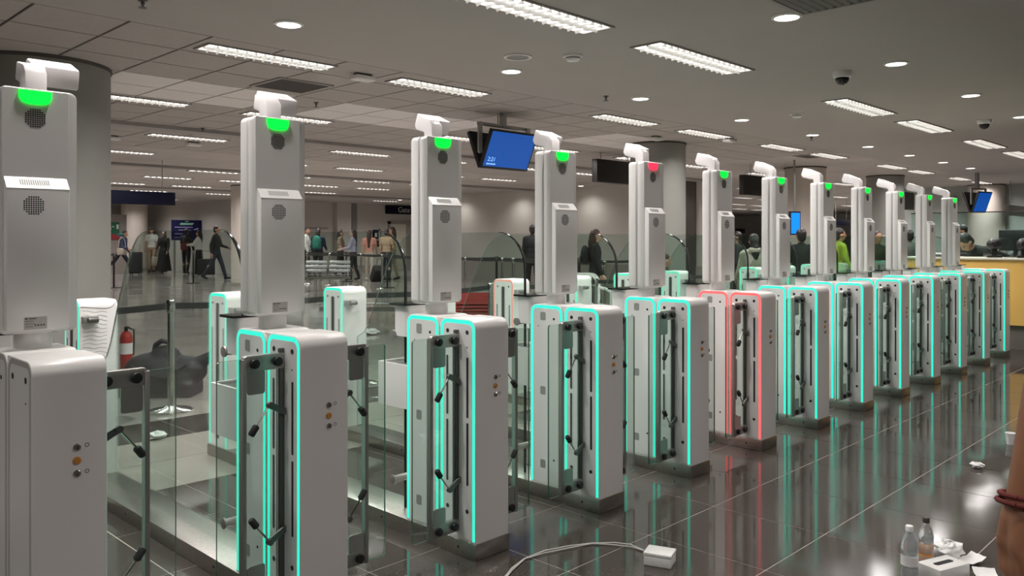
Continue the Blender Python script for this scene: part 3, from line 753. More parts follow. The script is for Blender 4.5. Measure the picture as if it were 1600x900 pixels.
Y = 7.4; x0, x1 = XonY(1489, Y), XonY(1514, Y)
hung_sign(x0, x1, Y, zat(330, x0, Y), zat(308, x0, Y), 'dark overhead sign beside the small hanging monitor', 'sign_black')
Y = 5.6; x0, x1 = XonY(1573, Y), XonY(1606, Y)
hung_sign(x0, x1, Y, zat(336, x0, Y), zat(320, x0, Y), 'brown overhead sign above the far end of the counter', 'wall_dark')
Y = 24; x0, x1 = XonY(1150, Y), XonY(1163, Y)
hung_sign(x0, x1, Y, zat(364, x0, Y), zat(357, x0, Y), 'small black sign above the passenger in beige hoodie', 'sign_black')
Y = 12.5; x0, x1 = XonY(1302, Y), XonY(1326, Y)
hung_sign(x0, x1, Y, zat(352, x0, Y), zat(343, x0, Y), 'small navy sign above the worker in yellow-green jacket', 'navy')
# gate number sign on the back wall
Y = 28.9; x0, x1 = XonY(603, Y), XonY(668, Y)
o = thing('gate_sign', 'navy wall sign lettered Gate 1 over the doorway', 'sign', (x0, Y, 0))
z0, z1 = zat(334, x0, Y), min(CEIL - .01, zat(321, x0, Y))
obj('sign_board', MB().box((0, -.05, z0), (x1 - x0, .05, z1)).mesh('b', 'navy'), o)
t = obj('lettering', text_mesh('Gate  1', (z1 - z0) * .95, .002, 'LEFT', 'sign_text'), o, (.62, -.053, (z0 + z1) / 2)); t.rotation_euler = (R(90), 0, 0)
# exit sign board + poster on the end wall
Y = 33.6
x0, x1 = XonY(167.5, Y), XonY(186, Y)
o = thing('exit_sign', 'green running-man exit sign with red strip on a post', 'sign', ((x0 + x1) / 2, Y, 0))
w = (x1 - x0) / 2; za, zb, zc = zat(374, x0, Y), zat(366, x0, Y), zat(347, x0, Y)
obj('green_board', MB().box((-w, -.03, zb), (w, .03, zc)).mesh('g', 'exit_green'), o)
obj('red_board', MB().box((-w, -.03, za), (w, .03, zb)).mesh('r', 'exit_red'), o)
obj('backing_panel', MB().box((-w - .35, .03, 0), (w + .3, .08, zc + .3)).mesh('bp', 'wall_low'), o)
pic = MB(); k = w * 2; zm = (zb + zc) / 2 + .06
pic.box((w - k * .24, -.034, zm - k * .2), (w - k * .06, -.03, zm + k * .2))
pic.prism([(-k * .16, zm - k * .03), (-k * .02, zm - k * .03), (-k * .02, zm - k * .08), (k * .08, zm), (-k * .02, zm + k * .08), (-k * .02, zm + k * .03), (-k * .16, zm + k * .03)], 'y', -.034, -.03)
pic.cyl((-k * .26, -.034, zm + k * .15), (-k * .26, -.03, zm + k * .15), k * .04, n=10)
pic.prism([(-k * .31, zm + k * .1), (-k * .22, zm + k * .1), (-k * .24, zm - k * .05), (-k * .17, zm - k * .2), (-k * .21, zm - k * .2), (-k * .28, zm - k * .07), (-k * .36, zm - k * .18), (-k * .4, zm - k * .16), (-k * .31, zm - k * .02)], 'y', -.034, -.03)
obj('pictogram', pic.mesh('p', 'white_print'), o)
Y = 39.85; x0, x1 = XonY(268, Y), XonY(315, Y)
if x1 > 14.1: x1 = 14.1
x0 = x1 - (XonY(315, Y) - XonY(268, Y))
Y = 32.0; x0, x1 = XonY(268.5, Y), XonY(315, Y)
o = thing('poster_board', 'dark blue poster board with pale text lines behind the queue', 'poster', (x0, Y, 0))
w = x1 - x0; z0, z1 = zat(375.5, x0, Y), zat(343.5, x0, Y); h = z1 - z0
obj('board', MB().box((0, 0, z0), (w, .06, z1)).mesh('b', 'poster_blue'), o)
for s in (.1, .9): obj('leg', MB().box((w * s - .03, .0, 0), (w * s + .03, .05, z0)).mesh('l', 'grey_metal'), o)
bars = MB()
for (a, b_, c, d) in ((.10, .70, .62, .67), (.22, .62, .49, .53), (.10, .36, .30, .34), (.10, .30, .12, .15)):
    xx = a
    while xx < b_:
        L = random.uniform(.03, .07); bars.box((w * xx, -.004, z0 + h * c), (w * min(b_, xx + L), 0, z0 + h * d)); xx += L + .012
obj('text_lines', bars.mesh('t', 'poster_lilac'), o)
obj('headline', MB().prism([(w * .26, z0 + h * .76), (w * .68, z0 + h * .76), (w * .74, z0 + h * .86), (w * .29, z0 + h * .86)], 'y', -.004, 0).mesh('hl', 'poster_teal'), o)
obj('logo', MB().box((w * .44, -.004, z0 + h * .92), (w * .56, 0, z0 + h * .95)).mesh('lg', 'poster_teal'), o)
obj('plane_motif', MB().prism([(w * .72, z0 + h * .54), (w * .86, z0 + h * .62), (w * .9, z0 + h * .6), (w * .86, z0 + h * .54), (w * .76, z0 + h * .51)], 'y', -.004, 0).mesh('pm', 'poster_lilac'), o)
Y = 28.6; x0 = XonY(590.5, Y); x1 = XonY(599, Y)
o = thing('notice_board', 'small navy notice with pale centre on the wall beside the doorway', 'notice', (x0, 28.98, 0))
obj('board', MB().box((0, -.04, zat(373, x0, Y)), (x1 - x0, 0, zat(359, x0, Y))).mesh('b', 'navy'), o)
obj('sheet', MB().box((.08, -.045, zat(370, x0, Y)), (x1 - x0 - .08, -.04, zat(364, x0, Y))).mesh('s', 'paper'), o)

# ------------------------------------------------------------------ queue barriers
def stanchion(p, h, mm, label, belts=(), group=None, br=.14, text=None, flat=False):
    o = thing('queue_post', label, 'queue post', (p[0], p[1], 0), 0, group)
    if flat: obj('base', MB().box((-.17, -.12, 0), (.17, .12, .02)).mesh('base', mm, bevel=.004), o)
    else: obj('base', MB().lathe([(br, 0), (br, .012), (br * .9, .022), (br * .35, .034), (.03, .05)], n=28).mesh('base', mm, smooth=True), o)
    obj('post', MB().cyl((0, 0, .02), (0, 0, h - .09), .026, n=16).mesh('post', mm, smooth=True), o)
    obj('belt_head', MB().lathe([(.033, h - .1), (.035, h - .09), (.035, h - .01), (.03, h)], n=18).mesh('head', 'dark_metal' if mm == 'black' else 'chrome', smooth=True), o)
    for k, q in enumerate(belts):
        d = Vector((q[0] - p[0], q[1] - p[1], 0)); L = d.length; d.normalize(); nrm = Vector((-d.y, d.x, 0)) * .0012
        a = d * .034; e = d * (L - .042); sag = min(.05, L * .012)
        pts = [(a.lerp(e, t / 8), h - .05 - sag * 4 * (t / 8) * (1 - t / 8)) for t in range(9)]
        b = MB()
        for i in range(8):
            (p0, za), (p1, zb) = pts[i], pts[i + 1]
            b.add([p0 + nrm + Vector((0, 0, za - .024)), p1 + nrm + Vector((0, 0, zb - .024)), p1 + nrm + Vector((0, 0, zb + .024)), p0 + nrm + Vector((0, 0, za + .024)),
                   p0 - nrm + Vector((0, 0, za - .024)), p1 - nrm + Vector((0, 0, zb - .024)), p1 - nrm + Vector((0, 0, zb + .024)), p0 - nrm + Vector((0, 0, za + .024))],
                  [(0, 1, 2, 3), (7, 6, 5, 4), (0, 4, 5, 1), (3, 2, 6, 7)])
        bo = obj('belt', b.mesh('belt', 'belt_black'), o)
        if text:
            for fr in (.2, .62):
                i = int(fr * 8); pp = a.lerp(e, fr); zz = h - .05 - sag * 4 * fr * (1 - fr)
                t = obj('belt_lettering', cached('naia', lambda: text_mesh(text, .04, .0003, 'CENTER', 'belt_print')), bo, (pp.x - nrm.x * -1.6 if d.y < 0 else pp.x, pp.y, zz))
                ang = math.atan2(d.y, d.x)
                if math.cos(ang) < 0: ang += math.pi
                side = Vector((math.sin(ang), -math.cos(ang), 0)) * .002
                t.location = (pp.x + side.x, pp.y + side.y, zz); t.rotation_euler = (R(90), 0, ang)
    return o
SX = [.95, 2.63, 4.32, 6.0, 7.7, 9.4, 11.1]
near_lab = ['chrome queue post at the wall end of the belt behind the gates', 'chrome queue post beside the black bag on the floor', 'chrome queue post behind the entry pedestal, next along the belt from the bag', 'chrome queue post beside the red crates', 'chrome queue post on the gate belt beyond the red crates', 'chrome queue post on the gate belt, two beyond the red crates', 'chrome queue post ending the gate belt']
for k, x in enumerate(SX):
    stanchion((x, 6.12 + .05 * (k % 2)), .85, 'chrome', near_lab[k], [(SX[k + 1], 6.12 + .05 * ((k + 1) % 2))] if k < len(SX) - 1 else [], 'chrome posts of the gate belt', .165, 'NAIA')
def fl(u, v): p = P(u, v); return (p.x, p.y)
def dp(u, d): p = AT(u, 375, d); return (p.x, p.y)
B = [dp(130, 21.5), dp(178, 22.2)]
stanchion(B[0], .95, 'black', 'black flat-based queue post beside the wide column', [B[1]], None, flat=True)
stanchion(B[1], .95, 'black', 'black flat-based queue post in front of the walker with suitcase', [], None, flat=True)
stanchion(dp(302, 24.5), .95, 'black', 'black flat-based queue post left standing without a belt', [], None, flat=True)
row = [(470, 27), (541, 25.6), (605, 22.2), (690, 19.5), (776, 18), (840, 17), (905, 16.2), (985, 15.2)]
rl = ['hidden behind second tower', '', '', '', '', '', '', '']
for k, (u, d) in enumerate(row):
    stanchion(dp(u, d), .95, 'black', 'black queue post in the long belt line before the side wall', [dp(*row[k + 1])] if k < len(row) - 1 else [], 'black posts of the long belt line', flat=True)
row = [(480, 24), (515, 23.2), (564, 22.6), (597, 21.6), (660, 19.5), (727, 18.0), (785, 17.2), (802, 16.8), (870, 15.6), (945, 14.6)]
for k, (u, d) in enumerate(row):
    stanchion(dp(u, d), .93, 'chrome', 'slim chrome queue post in the second belt line before the wall', [dp(*row[k + 1])] if k < len(row) - 1 else [], 'slim chrome posts of the second belt line', .15)
row = [(1080, 12.5), (1120, 13), (1160, 13.5)]

# ------------------------------------------------------------------ things on the floor behind the gates
def remesh(b, name, mm, voxel, smooth=4):
    me = b.mesh(name + '_raw', mm); o = bpy.data.objects.new('tmp', me); col.objects.link(o)
    m = o.modifiers.new('r', 'REMESH'); m.mode = 'VOXEL'; m.voxel_size = voxel; m.use_smooth_shade = True
    if smooth: s = o.modifiers.new('s', 'SMOOTH'); s.iterations = smooth; s.factor = .5
    dg = bpy.context.evaluated_depsgraph_get(); out = bpy.data.meshes.new_from_object(o.evaluated_get(dg))
    bpy.data.objects.remove(o); bpy.data.meshes.remove(me)
    out.name = name; out.materials.clear(); out.materials.append(MATS[mm]); out.update()
    return out
p = P(262, 620)
o = thing('travel_bag', 'slumped black travel bag lying on the floor by a chrome post', 'bag', (p.x, p.y + .12, 0), R(-45))
b = MB()
b.ball((0, 0, .15), (.34, .20, .16)).ball((-.05, 0, .24), (.26, .16, .12)).ball((-.22, .02, .14), (.16, .15, .12)).ball((.18, .02, .2), (.2, .14, .13)).capsule((.22, 0, .22), (.42, .03, .33), .07, .045).ball((.03, .0, .33), (.13, .1, .09)).box((-.3, -.15, 0), (.3, .15, .12))
obj('bag_body', remesh(b, 'bag_body', 'bag_black', .014, 6), o)
obj('top_handle', MB().tube([(-.06, 0, .36), (-.05, 0, .42), (0, 0, .455), (.06, 0, .44), (.07, .0, .37)], .022, n=10).mesh('h', 'bag_black', smooth=True), o)
obj('strap', MB().tube([(-.2, -.12, .26), (-.05, -.19, .2), (.1, -.2, .17), (.25, -.12, .27)], .012, n=8).mesh('s', 'black_rubber', smooth=True), o)
obj('buckle', MB().box((-.12, -.205, .1), (-.06, -.19, .14)).mesh('b', 'grey_metal'), o)
p = AT(199, 545, 5.9); p = P(197, 574)
o = thing('fire_extinguisher', 'red fire extinguisher on the floor behind the entry pedestal', 'extinguisher', (p.x, p.y, 0))
obj('cylinder', MB().lathe([(.055, 0), (.06, .01), (.06, .30), (.045, .35), (.02, .37)], n=20).mesh('c', 'red_paint', smooth=True), o)
obj('valve', MB().cyl((0, 0, .37), (0, 0, .41), .018).box((-.01, -.07, .405), (.01, .02, .42)).mesh('v', 'black'), o)
obj('hose', MB().tube([(.02, -.02, .40), (.07, -.02, .38), (.075, -.01, .25), (.07, -.01, .12)], .009).mesh('h', 'black_rubber'), o)
obj('instruction_label', MB().lathe([(.0607, .14), (.0607, .25)], n=20).mesh('l', 'paper', smooth=True), o)
def bench(loc, rz, label, n=3, back=True):
    o = thing('steel_bench', label, 'bench', (loc[0], loc[1], 0), rz)
    obj('beam', MB().box((-n * .3, -.03, .30), (n * .3, .03, .36)).mesh('bm', 'grey_metal'), o)
    for s in (-1, 1): obj('leg', MB().box((s * n * .22 - .02, -.26, 0), (s * n * .22 + .02, .26, .03)).box((s * n * .22 - .02, -.02, .03), (s * n * .22 + .02, .02, .31)).mesh('lg', 'chrome'), o)
    sl = cached('bench_slat', lambda: MB().box((-.27, -.045, -.006), (.27, .045, .006)).mesh('slat', 'bench_steel', bevel=.003))
    for k in range(n):
        cx = (k - (n - 1) / 2) * .6
        for (yy, zz, tt) in ((-.2, .42, -6), (-.09, .41, -6), (.02, .40, -4), (.13, .40, 8)): obj('seat_slat', sl, o, (cx, yy, zz)).rotation_euler = (R(tt), 0, 0)
        for (yy, zz) in ((.235, .50), (.265, .61), (.295, .72)) if back else (): obj('back_slat', sl, o, (cx, yy, zz)).rotation_euler = (R(75), 0, 0)
        if back: obj('seat_bracket', cached('bench_br', lambda: MB().prism([(-.2, .38), (.18, .36), (.25, .44), (.32, .76), (.30, .76), (.225, .45), (.16, .385), (-.2, .405)], 'x', -.015, .015).mesh('sb', 'dark_metal')), o, (cx, 0, 0))
    for k in range(n + 1): back and obj('armrest', MB().box((-.02, -.2, .56), (.02, .18, .585)).box((-.015, .13, .38), (.015, .16, .56)).mesh('arm', 'dark_metal'), o, ((k - n / 2) * .6, 0, 0))
p = P(600, 520); bench((p.x, p.y), R(-45), 'low backless steel bench seen between second and third gate', back=False)
bench(dp(492, 21), R(-40), 'steel three-seat bench in front of the green backpack')
p = P(745, 492)
for k in range(2):
    c = thing('plastic_crate', ['red plastic crate under another red crate', 'red plastic crate standing on another red crate'][k], 'crate', (p.x, p.y, k * .20), R(-44), 'stack of red crates')
    w, d, h = .36, .22, .19
    obj('crate_bottom', MB().box((-w, -d, 0), (w, d, .015)).mesh('cb', 'red_crate'), c)
    for s in (-1, 1):
        for zz in (.02, .08, .14):
            obj('side_rail', MB().box((-w, s * d - .01, zz), (w, s * d + .01, zz + .032)).mesh('sr', 'red_crate'), c)
            obj('end_rail', MB().box((s * w - .01, -d + .01, zz), (s * w + .01, d - .01, zz + .032)).mesh('er', 'red_crate'), c)
        for t in (-1, 1): obj('corner_post', MB().box((s * w - .018, t * d - .018, .0), (s * w + .018, t * d + .018, h)).mesh('cp', 'white_plastic' if 0 else 'red_crate'), c)
p = AT(921, 445, 10.8)
o = thing('plastic_chair', 'white plastic armchair in front of the passenger with backpack', 'chair', (p.x, p.y, 0), R(-30))
obj('seat', MB().box((-.22, -.22, .42), (.22, .22, .45)).mesh('s', 'white_plastic', bevel=.01), o)
obj('backrest', MB().strip(arch(-.23, .23, .45, .86, .14), arch(-.18, .18, .45, .81, .1), 'y', .19, .23).mesh('b', 'white_plastic'), o)
for k in (-.09, 0, .09): obj('back_slat', MB().box((k - .02, .2, .45), (k + .02, .22, .82)).mesh('bs', 'white_plastic'), o)
for x in (-.2, .2):
    for y in (-.2, .2): obj('leg', MB().cyl((x, y, .43), (x * 1.12, y * 1.12, 0), .022, .016, n=10).mesh('l', 'white_plastic'), o)
    obj('armrest', MB().tube([(x * 1.12, -.2, .44), (x * 1.15, -.19, .62), (x * 1.15, .0, .65), (x * 1.12, .2, .66)], .02).mesh('a', 'white_plastic', smooth=True), o)
def crumple(loc, r, name, label, cat, mm='paper', flat=.5, seed=1):
    rnd = random.Random(seed); b = MB().ball((0, 0, 0), r, n=12)
    v2 = []
    for v in b.v:
        k = 1 + rnd.uniform(-.35, .3); v2.append((v[0] * k, v[1] * k, v[2] * k * flat))
    mz = min(v[2] for v in v2); b.v = [(x, y, z - mz) for x, y, z in v2]
    return tag(obj(name, b.mesh(name, mm), None, loc), label, cat)
p = P(244, 686); crumple((p.x, p.y, 0), .06, 'crumpled_tissue', 'crumpled white tissue on the pale tiles behind the unlit gate', 'tissue', flat=.35, seed=3)
p = P(579, 522); crumple((p.x, p.y, 0), .13, 'paper_scrap', 'white paper scrap on the floor in front of the steel bench', 'paper', flat=.25, seed=4)

# ------------------------------------------------------------------ yellow immigration counter
CXF = 11.12
o = thing('service_counter', 'yellow immigration counter with dark kick plate behind the end gate', 'counter', (CXF, 2.0, 0))
y0, y1 = -4.2, 1.80
obj('kick_plate', MB().box((.04, y0, 0), (.62, y1 - .03, .285)).mesh('k', 'counter_kick'), o)
for k in range(4):
    ya = y0 + (y1 - y0) * k / 4
    obj('front_panel', MB().box((0, ya + .003, .285), (.05, ya + (y1 - y0) / 4 - .003, 1.06)).mesh('fp', 'counter_yellow'), o)
obj('end_panel', MB().box((.05, y1 - .05, .285), (.65, y1, 1.06)).mesh('ep', 'counter_yellow'), o)
obj('worktop', MB().box((-.03, y0, 1.06), (.68, y1 + .02, 1.085)).mesh('wt', 'counter_top', bevel=.004), o)
gz = thing('glass_screen', 'clear glass screen with bright top edge standing on the counter', 'glass screen', (CXF + .38, 2.0, 1.085))
obj('pane', MB().box((-.005, y0, 0), (.005, y1, .56)).mesh('p', 'counter_glass'), gz)
obj('top_edge', MB().box((-.008, y0, .56), (.008, y1, .572)).mesh('t', 'chrome'), gz)
for yy in (-2.2, -.6, .9): obj('foot_clamp', MB().box((-.03, yy - .04, 0), (.03, yy + .04, .05)).mesh('f', 'chrome'), gz)
def scanner(y, label, s=1):
    o = thing('document_scanner', label, 'scanner', (CXF + .2, y, 1.085), R(20))
    obj('foot', MB().box((-.09, -.08, 0), (.09, .08, .03)).mesh('f', 'black', bevel=.005), o)
    obj('stem', MB().box((-.025, -.03, .03), (.035, .03, .12)).mesh('s', 'black'), o)
    obj('hood', MB().lathe([(.05, 0), (.075, .02), (.085, .06), (.075, .10), (.045, .13), (.01, .14)], c=(0, 0, .10), n=20).mesh('h', 'black', smooth=True), o)
    obj('camera_window', MB().cyl((-.083, 0, .165), (-.088, 0, .168), .04).mesh('w', 'black_gloss'), o)
scanner(XonY(0, 1) * 0 + 2.78, 'black hooded document scanner on the counter before the bowed officer')
scanner(2.46, 'black hooded document scanner on the counter away from the bowed officer')
o = thing('paper_tray', 'low dark tray of documents on the counter beside the last tower', 'tray', (CXF + .18, 3.35, 1.085))
obj('tray', MB().box((-.12, -.16, 0), (.12, .16, .035)).mesh('t', 'dark_metal', bevel=.004), o); obj('paper_stack', MB().box((-.1, -.14, .035), (.1, .14, .05)).mesh('p', 'paper'), o)
o = thing('desk_monitor', 'black desk monitor seen from behind on the counter', 'monitor', (CXF + .52, 2.62, 1.085), R(75))
obj('stand', MB().box((-.1, -.08, 0), (.1, .08, .012)).box((-.02, .0, .012), (.02, .02, .12)).mesh('st', 'black'), o); obj('case', MB().box((-.2, -.02, .08), (.2, .02, .34)).mesh('c', 'black', bevel=.006), o)

# ------------------------------------------------------------------ floor clutter near the camera
def bottle(p, h, r, label, cap, juice):
    o = thing('drink_bottle', label, 'bottle', (p.x, p.y, 0))
    k = h / .215
    prof = [(r * .85, 0), (r, .008), (r, .05 * k), (r * .93, .055 * k), (r, .06 * k), (r, .1 * k), (r * .93, .105 * k), (r, .11 * k), (r, .135 * k), (r * .8, .165 * k), (r * .42, .188 * k), (r * .38, .198 * k)]
    obj('bottle_body', MB().lathe(prof, n=28).mesh('b', 'pet_plastic', smooth=True), o)
    obj('cap', MB().lathe([(r * .46, .196 * k), (r * .46, .215 * k), (r * .40, .218 * k)], n=20).mesh('c', cap, smooth=True), o)
    if juice: obj('drink', MB().lathe([(r * .82, .006), (r * .94, .012), (r * .985, .05 * k), (r * .98, .085 * k)], n=24).mesh('d', 'juice', smooth=True), o)
    if not juice: obj('wrap_label', MB().lathe([(r * 1.008, .062 * k), (r * 1.008, .099 * k)], n=28).mesh('w', 'paper', smooth=True), o)
bottle(P(1421, 906), .205, .031, 'clear water bottle with white cap on the dark floor', 'cap_white', False)
bottle(P(1447, 884), .19, .028, 'dark-capped drink bottle with orange juice left in it', 'cap_dark', True)
p = P(1474, 901)
o = thing('tissue_box', 'low white carton beside the two bottles', 'box', (p.x, p.y, 0), R(-20))
obj('carton', MB().box((-.085, -.05, 0), (.085, .05, .055)).mesh('c', 'white_plastic', bevel=.003), o)
obj('opening', MB().prism(rrect(-.05, .05, -.012, .012, .011), 'z', .055, .0556).mesh('o', 'hole'), o)
p = P(1478, 876); crumple((p.x + .05, p.y, 0), .05, 'plastic_wrapper', 'crumpled pale plastic wrapper beside the juice bottle', 'wrapper', 'paper', .6, 8)
def paper_sheet(p, w, d, rz, label, seed):
    rnd = random.Random(seed); b = MB(); n = 6; vs = []
    for i in range(n + 1):
        for j in range(n + 1): vs.append((-w / 2 + w * i / n, -d / 2 + d * j / n, .004 + .012 * abs(math.sin(i * 1.3 + seed) * math.cos(j * 1.1)) + (.02 if i == n else 0)))
    fs = [(i * (n + 1) + j, (i + 1) * (n + 1) + j, (i + 1) * (n + 1) + j + 1, i * (n + 1) + j + 1) for i in range(n) for j in range(n)]
    lo = [(x, y, z - .002) for x, y, z in vs]; m = len(vs)
    b.add(vs + lo, fs + [tuple(q + m for q in f[::-1]) for f in fs])
    o = tag(obj('paper_sheet', b.mesh('sheet', 'paper', smooth=True), None, (p.x, p.y, 0)), label, 'paper'); o.rotation_euler = (0, 0, rz)
paper_sheet(P(1508, 880), .15, .07, R(-25), 'folded white paper lying beside the low carton', 2)
paper_sheet(P(1545, 908), .14, .08, R(30), 'rumpled white sheet on the dark floor beyond the carton', 5)
p = P(1527, 731); crumple((p.x, p.y, 0), .035, 'paper_ball', 'small white paper ball on the dark floor facing the far gates', 'paper', flat=.4, seed=11)
p = P(1579, 694)
o = thing('paper_cup', 'small white cup left on the dark floor near the counter', 'cup', (p.x, p.y, 0))
obj('cup_wall', MB().lathe([(.022, 0), (.03, .07), (.033, .072), (.029, .068), (.021, .004)], n=20).mesh('c', 'paper', smooth=True), o)
p = P(1031, 880)
o = thing('junction_box', 'white plastic power box with two cables on the dark floor', 'power box', (p.x, p.y, 0), R(20))
obj('case', MB().box((-.045, -.055, 0), (.045, .055, .04)).mesh('c', 'white_plastic', bevel=.004), o); obj('lid', MB().box((-.047, -.057, .04), (.047, .057, .052)).mesh('l', 'white_plastic', bevel=.003), o)
pts = [(1006, 862), (985, 853), (960, 850), (925, 851), (890, 855), (850, 863), (820, 875), (800, 890), (788, 905), (782, 925)]
for k in (0, 1):
    q = [P(u, v + k * 1.5 * (1 if i % 3 else -1) + k * 2) for i, (u, v) in enumerate(pts)]
    inv = Matrix.Rotation(-R(20), 3, 'Z')
    obj('cable', MB().tube([inv @ (Vector((a.x, a.y, .006)) - Vector((p.x, p.y, 0))) for a in q], .003, n=8).mesh('cable', 'cable_grey', smooth=True), o)

# ------------------------------------------------------------------ people
def person(u, d, H, face, label, top, bottom, skin='skin_tan', hair='hair_black', longhair=0, legs=((8, 5), (-8, 8)), arms=((5, 15, 6), (-5, 15, 6)), lean=0, sleeves=True, shoes='c_black', dress=False, cap=None, loc=None, seated=False, voxel=.018, fore=None, headturn=0, hood=False, rz=None, zoff=0, hands=True):
    s = H / 1.72
    b = MB(); tp = MB(); bt = MB(); sh = [MB(), MB()]
    pel = Vector((0, 0, .94)); ML = Matrix.Rotation(-R(lean), 3, 'X')
    def up(v): return pel + ML @ (Vector(v) - pel)
    def dirv(t, ab=0, side=1): 
        return Vector((side * math.sin(R(ab)), math.sin(R(t)) * math.cos(R(ab)), -math.cos(R(t)) * math.cos(R(ab))))
    # torso
    b.ball(up((0, 0, 1.27)), (.165, .105, .20), M=ML); b.ball(up((0, 0, 1.10)), (.14, .095, .16), M=ML); b.ball(pel, (.165, .115, .13))
    b.capsule(up((-.15, 0, 1.405)), up((.15, 0, 1.405)), .058)
    b.capsule(up((0, 0, 1.40)), up((0, .012, 1.53)), .056, .05)
    hc = up((0, .02, 1.605)); MH = ML @ Matrix.Rotation(R(headturn), 3, 'Z')
    b.ball(hc + MH @ Vector((0, -.005, .02)), (.077, .095, .098), M=MH); b.ball(hc + MH @ Vector((0, .03, -.045)), (.056, .06, .068), M=MH)
    b.capsule(hc + MH @ Vector((0, .093, .015)), hc + MH @ Vector((0, .108, -.02)), .010, .015)
    for sd in (-1, 1): b.ball(hc + MH @ Vector((sd * .079, -.005, -.005)), (.012, .02, .032), M=MH)
    b.ball(hc + MH @ Vector((0, .086, -.052)), (.024, .012, .008), M=MH)
    tp.ball(up((0, 0, 1.27)), (.182, .122, .21), M=ML); tp.ball(up((0, 0, 1.10)), (.158, .115, .17), M=ML); tp.ball(up((0, 0, .98)), (.172, .125, .10), M=ML)
    tp.capsule(up((-.15, 0, 1.40)), up((.15, 0, 1.40)), .07); tp.capsule(up((0, 0, 1.40)), up((0, .005, 1.46)), .07, .064)
    if hood: tp.ball(up((0, -.06, 1.46)), (.11, .09, .07), M=ML)
    bt.ball(pel, (.175, .125, .125))
    feet = []
    for sd, (t, k) in zip((-1, 1), legs):
        hip = pel + Vector((sd * .09, 0, -.03)); 
        kn = hip + dirv(t, 2, sd) * .43; an = kn + dirv(t - k, 0, sd) * .41
        b.capsule(hip, kn, .082, .056); b.capsule(kn, an, .055, .038); b.ball(kn.lerp(an, .3) + Vector((0, -.02, 0)), (.05, .05, .1))
        bt.capsule(hip, kn, .095, .068); bt.capsule(kn, kn.lerp(an, .93), .068, .056)
        ft = Matrix.Rotation(R((t - k) * .6), 3, 'X')
        for mb, g in ((b, 0), (sh[0 if sd < 0 else 1], .008)):
            mb.capsule(an + ft @ Vector((0, -.03, -.035)), an + ft @ Vector((sd * .012, .14, -.048)), .034 + g, .028 + g); mb.ball(an, .04 + g)
        feet.append((an + ft @ Vector((0, .14, -.048))).z - .036); feet.append((an + ft @ Vector((0, -.03, -.035))).z - .042)
    if dress:
        bt.lathe([(.30, .12), (.26, .4), (.21, .75), (.165, .98), (.13, 1.05)], n=20)
    hands_at = []; wrs = []
    for sd, (t, k, ab) in zip((-1, 1), arms):
        sp = up((sd * .178, 0, 1.395)); el = sp + ML @ dirv(t, ab, sd) * .29; wr = el + ML @ dirv(t + k, ab * .3 - 2 if fore is None else fore, sd) * .25
        b.capsule(sp, el, .05, .039); b.capsule(el, wr, .039, .027)
        if sleeves: tp.capsule(sp, el, .064, .054); tp.capsule(el, el.lerp(wr, .9), .054, .042)
        else: tp.capsule(sp, sp.lerp(el, .6), .066, .06)
        dh = (wr - el).normalized(); inw = Vector((-sd, 0, 0)); inw = (inw - dh * inw.dot(dh)).normalized(); fwd = dh.cross(inw) * (1 if sd > 0 else -1)
        if fwd.y < 0 and abs(dh.z) > .7: fwd = -fwd
        pm = wr + dh * .05; b.ball(wr + dh * .045, .036, n=8) if 0 else b.capsule(wr + dh * .02 + fwd * .014, wr + dh * .075 + fwd * .016, .022, .02)
        b.capsule(wr + dh * .02 - fwd * .014, wr + dh * .075 - fwd * .018, .022, .018)
        for q in range(4):
            o_ = fwd * (.030 - q * .020); L = (.072, .08, .074, .058)[q]
            a0 = wr + dh * .085 + o_; a1 = a0 + dh * L * .5 + inw * .008; a2 = a1 + dh * L * .38 + inw * .024
            b.capsule(a0, a1, .0095, .009, n=8); b.capsule(a1, a2, .009, .0078, n=8)
        b.capsule(wr + dh * .03 + fwd * .03, wr + dh * .06 + fwd * .052 + inw * .012, .0125, .011, n=8); b.capsule(wr + dh * .06 + fwd * .052 + inw * .012, wr + dh * .095 + fwd * .052 + inw * .022, .011, .009, n=8)
        hands_at.append((wr + dh * .1, sd)); wrs.append((wr.copy(), dh.copy()))
    drop = -min(feet) + zoff
    hr = MB()
    hr.ball(hc + MH @ Vector((0, -.022, .042)), (.088, .098, .092), M=MH)
    hr.ball(hc + MH @ Vector((0, -.055, -.02)), (.075, .055, .085), M=MH)
    if longhair:
        hr.capsule(hc + MH @ Vector((0, -.06, 0)), hc + MH @ Vector((0, -.085, -.12 - longhair * .5)), .08, .075); hr.capsule(hc + MH @ Vector((0, -.08, -.1)), hc + MH @ Vector((0, -.10, -.12 - longhair)), .08, .05)
    for mb in (b, tp, bt, sh[0], sh[1], hr): mb.v = [(x * s, y * s, (z + drop) * s) for x, y, z in mb.v]
    if loc is None: p = AT(u, 375, d); loc = (p.x, p.y, 0)
    away = {'away': (FW.x, FW.y), 'toward': (-FW.x, -FW.y), 'right': (RT.x, RT.y), 'left': (-RT.x, -RT.y)}
    if rz is None:
        dx, dy = away[face]; rz = math.atan2(-dx, dy)
    o = obj('person', remesh(b, 'person', skin, voxel * s * .8, 3), None, loc); o.rotation_euler = (0, 0, rz); tag(o, label, 'person')
    obj('top', remesh(tp, 'top', top, voxel * s, 3), o)
    obj('skirt' if dress else 'trousers', remesh(bt, 'trousers', bottom, voxel * s, 3), o)
    for m in sh: obj('shoe', remesh(m, 'shoe', shoes, voxel * s * .8, 2), o)
    obj('hair', remesh(hr, 'hair', hair, voxel * s * .8, 3), o)
    for sd in (-1, 1):
        c = hc + MH @ Vector((sd * .033, .083, .012)); obj('eye', MB().ball((c.x * s, c.y * s, (c.z + drop) * s), .009 * s, n=8).mesh('eye', 'eye_dark'), o)
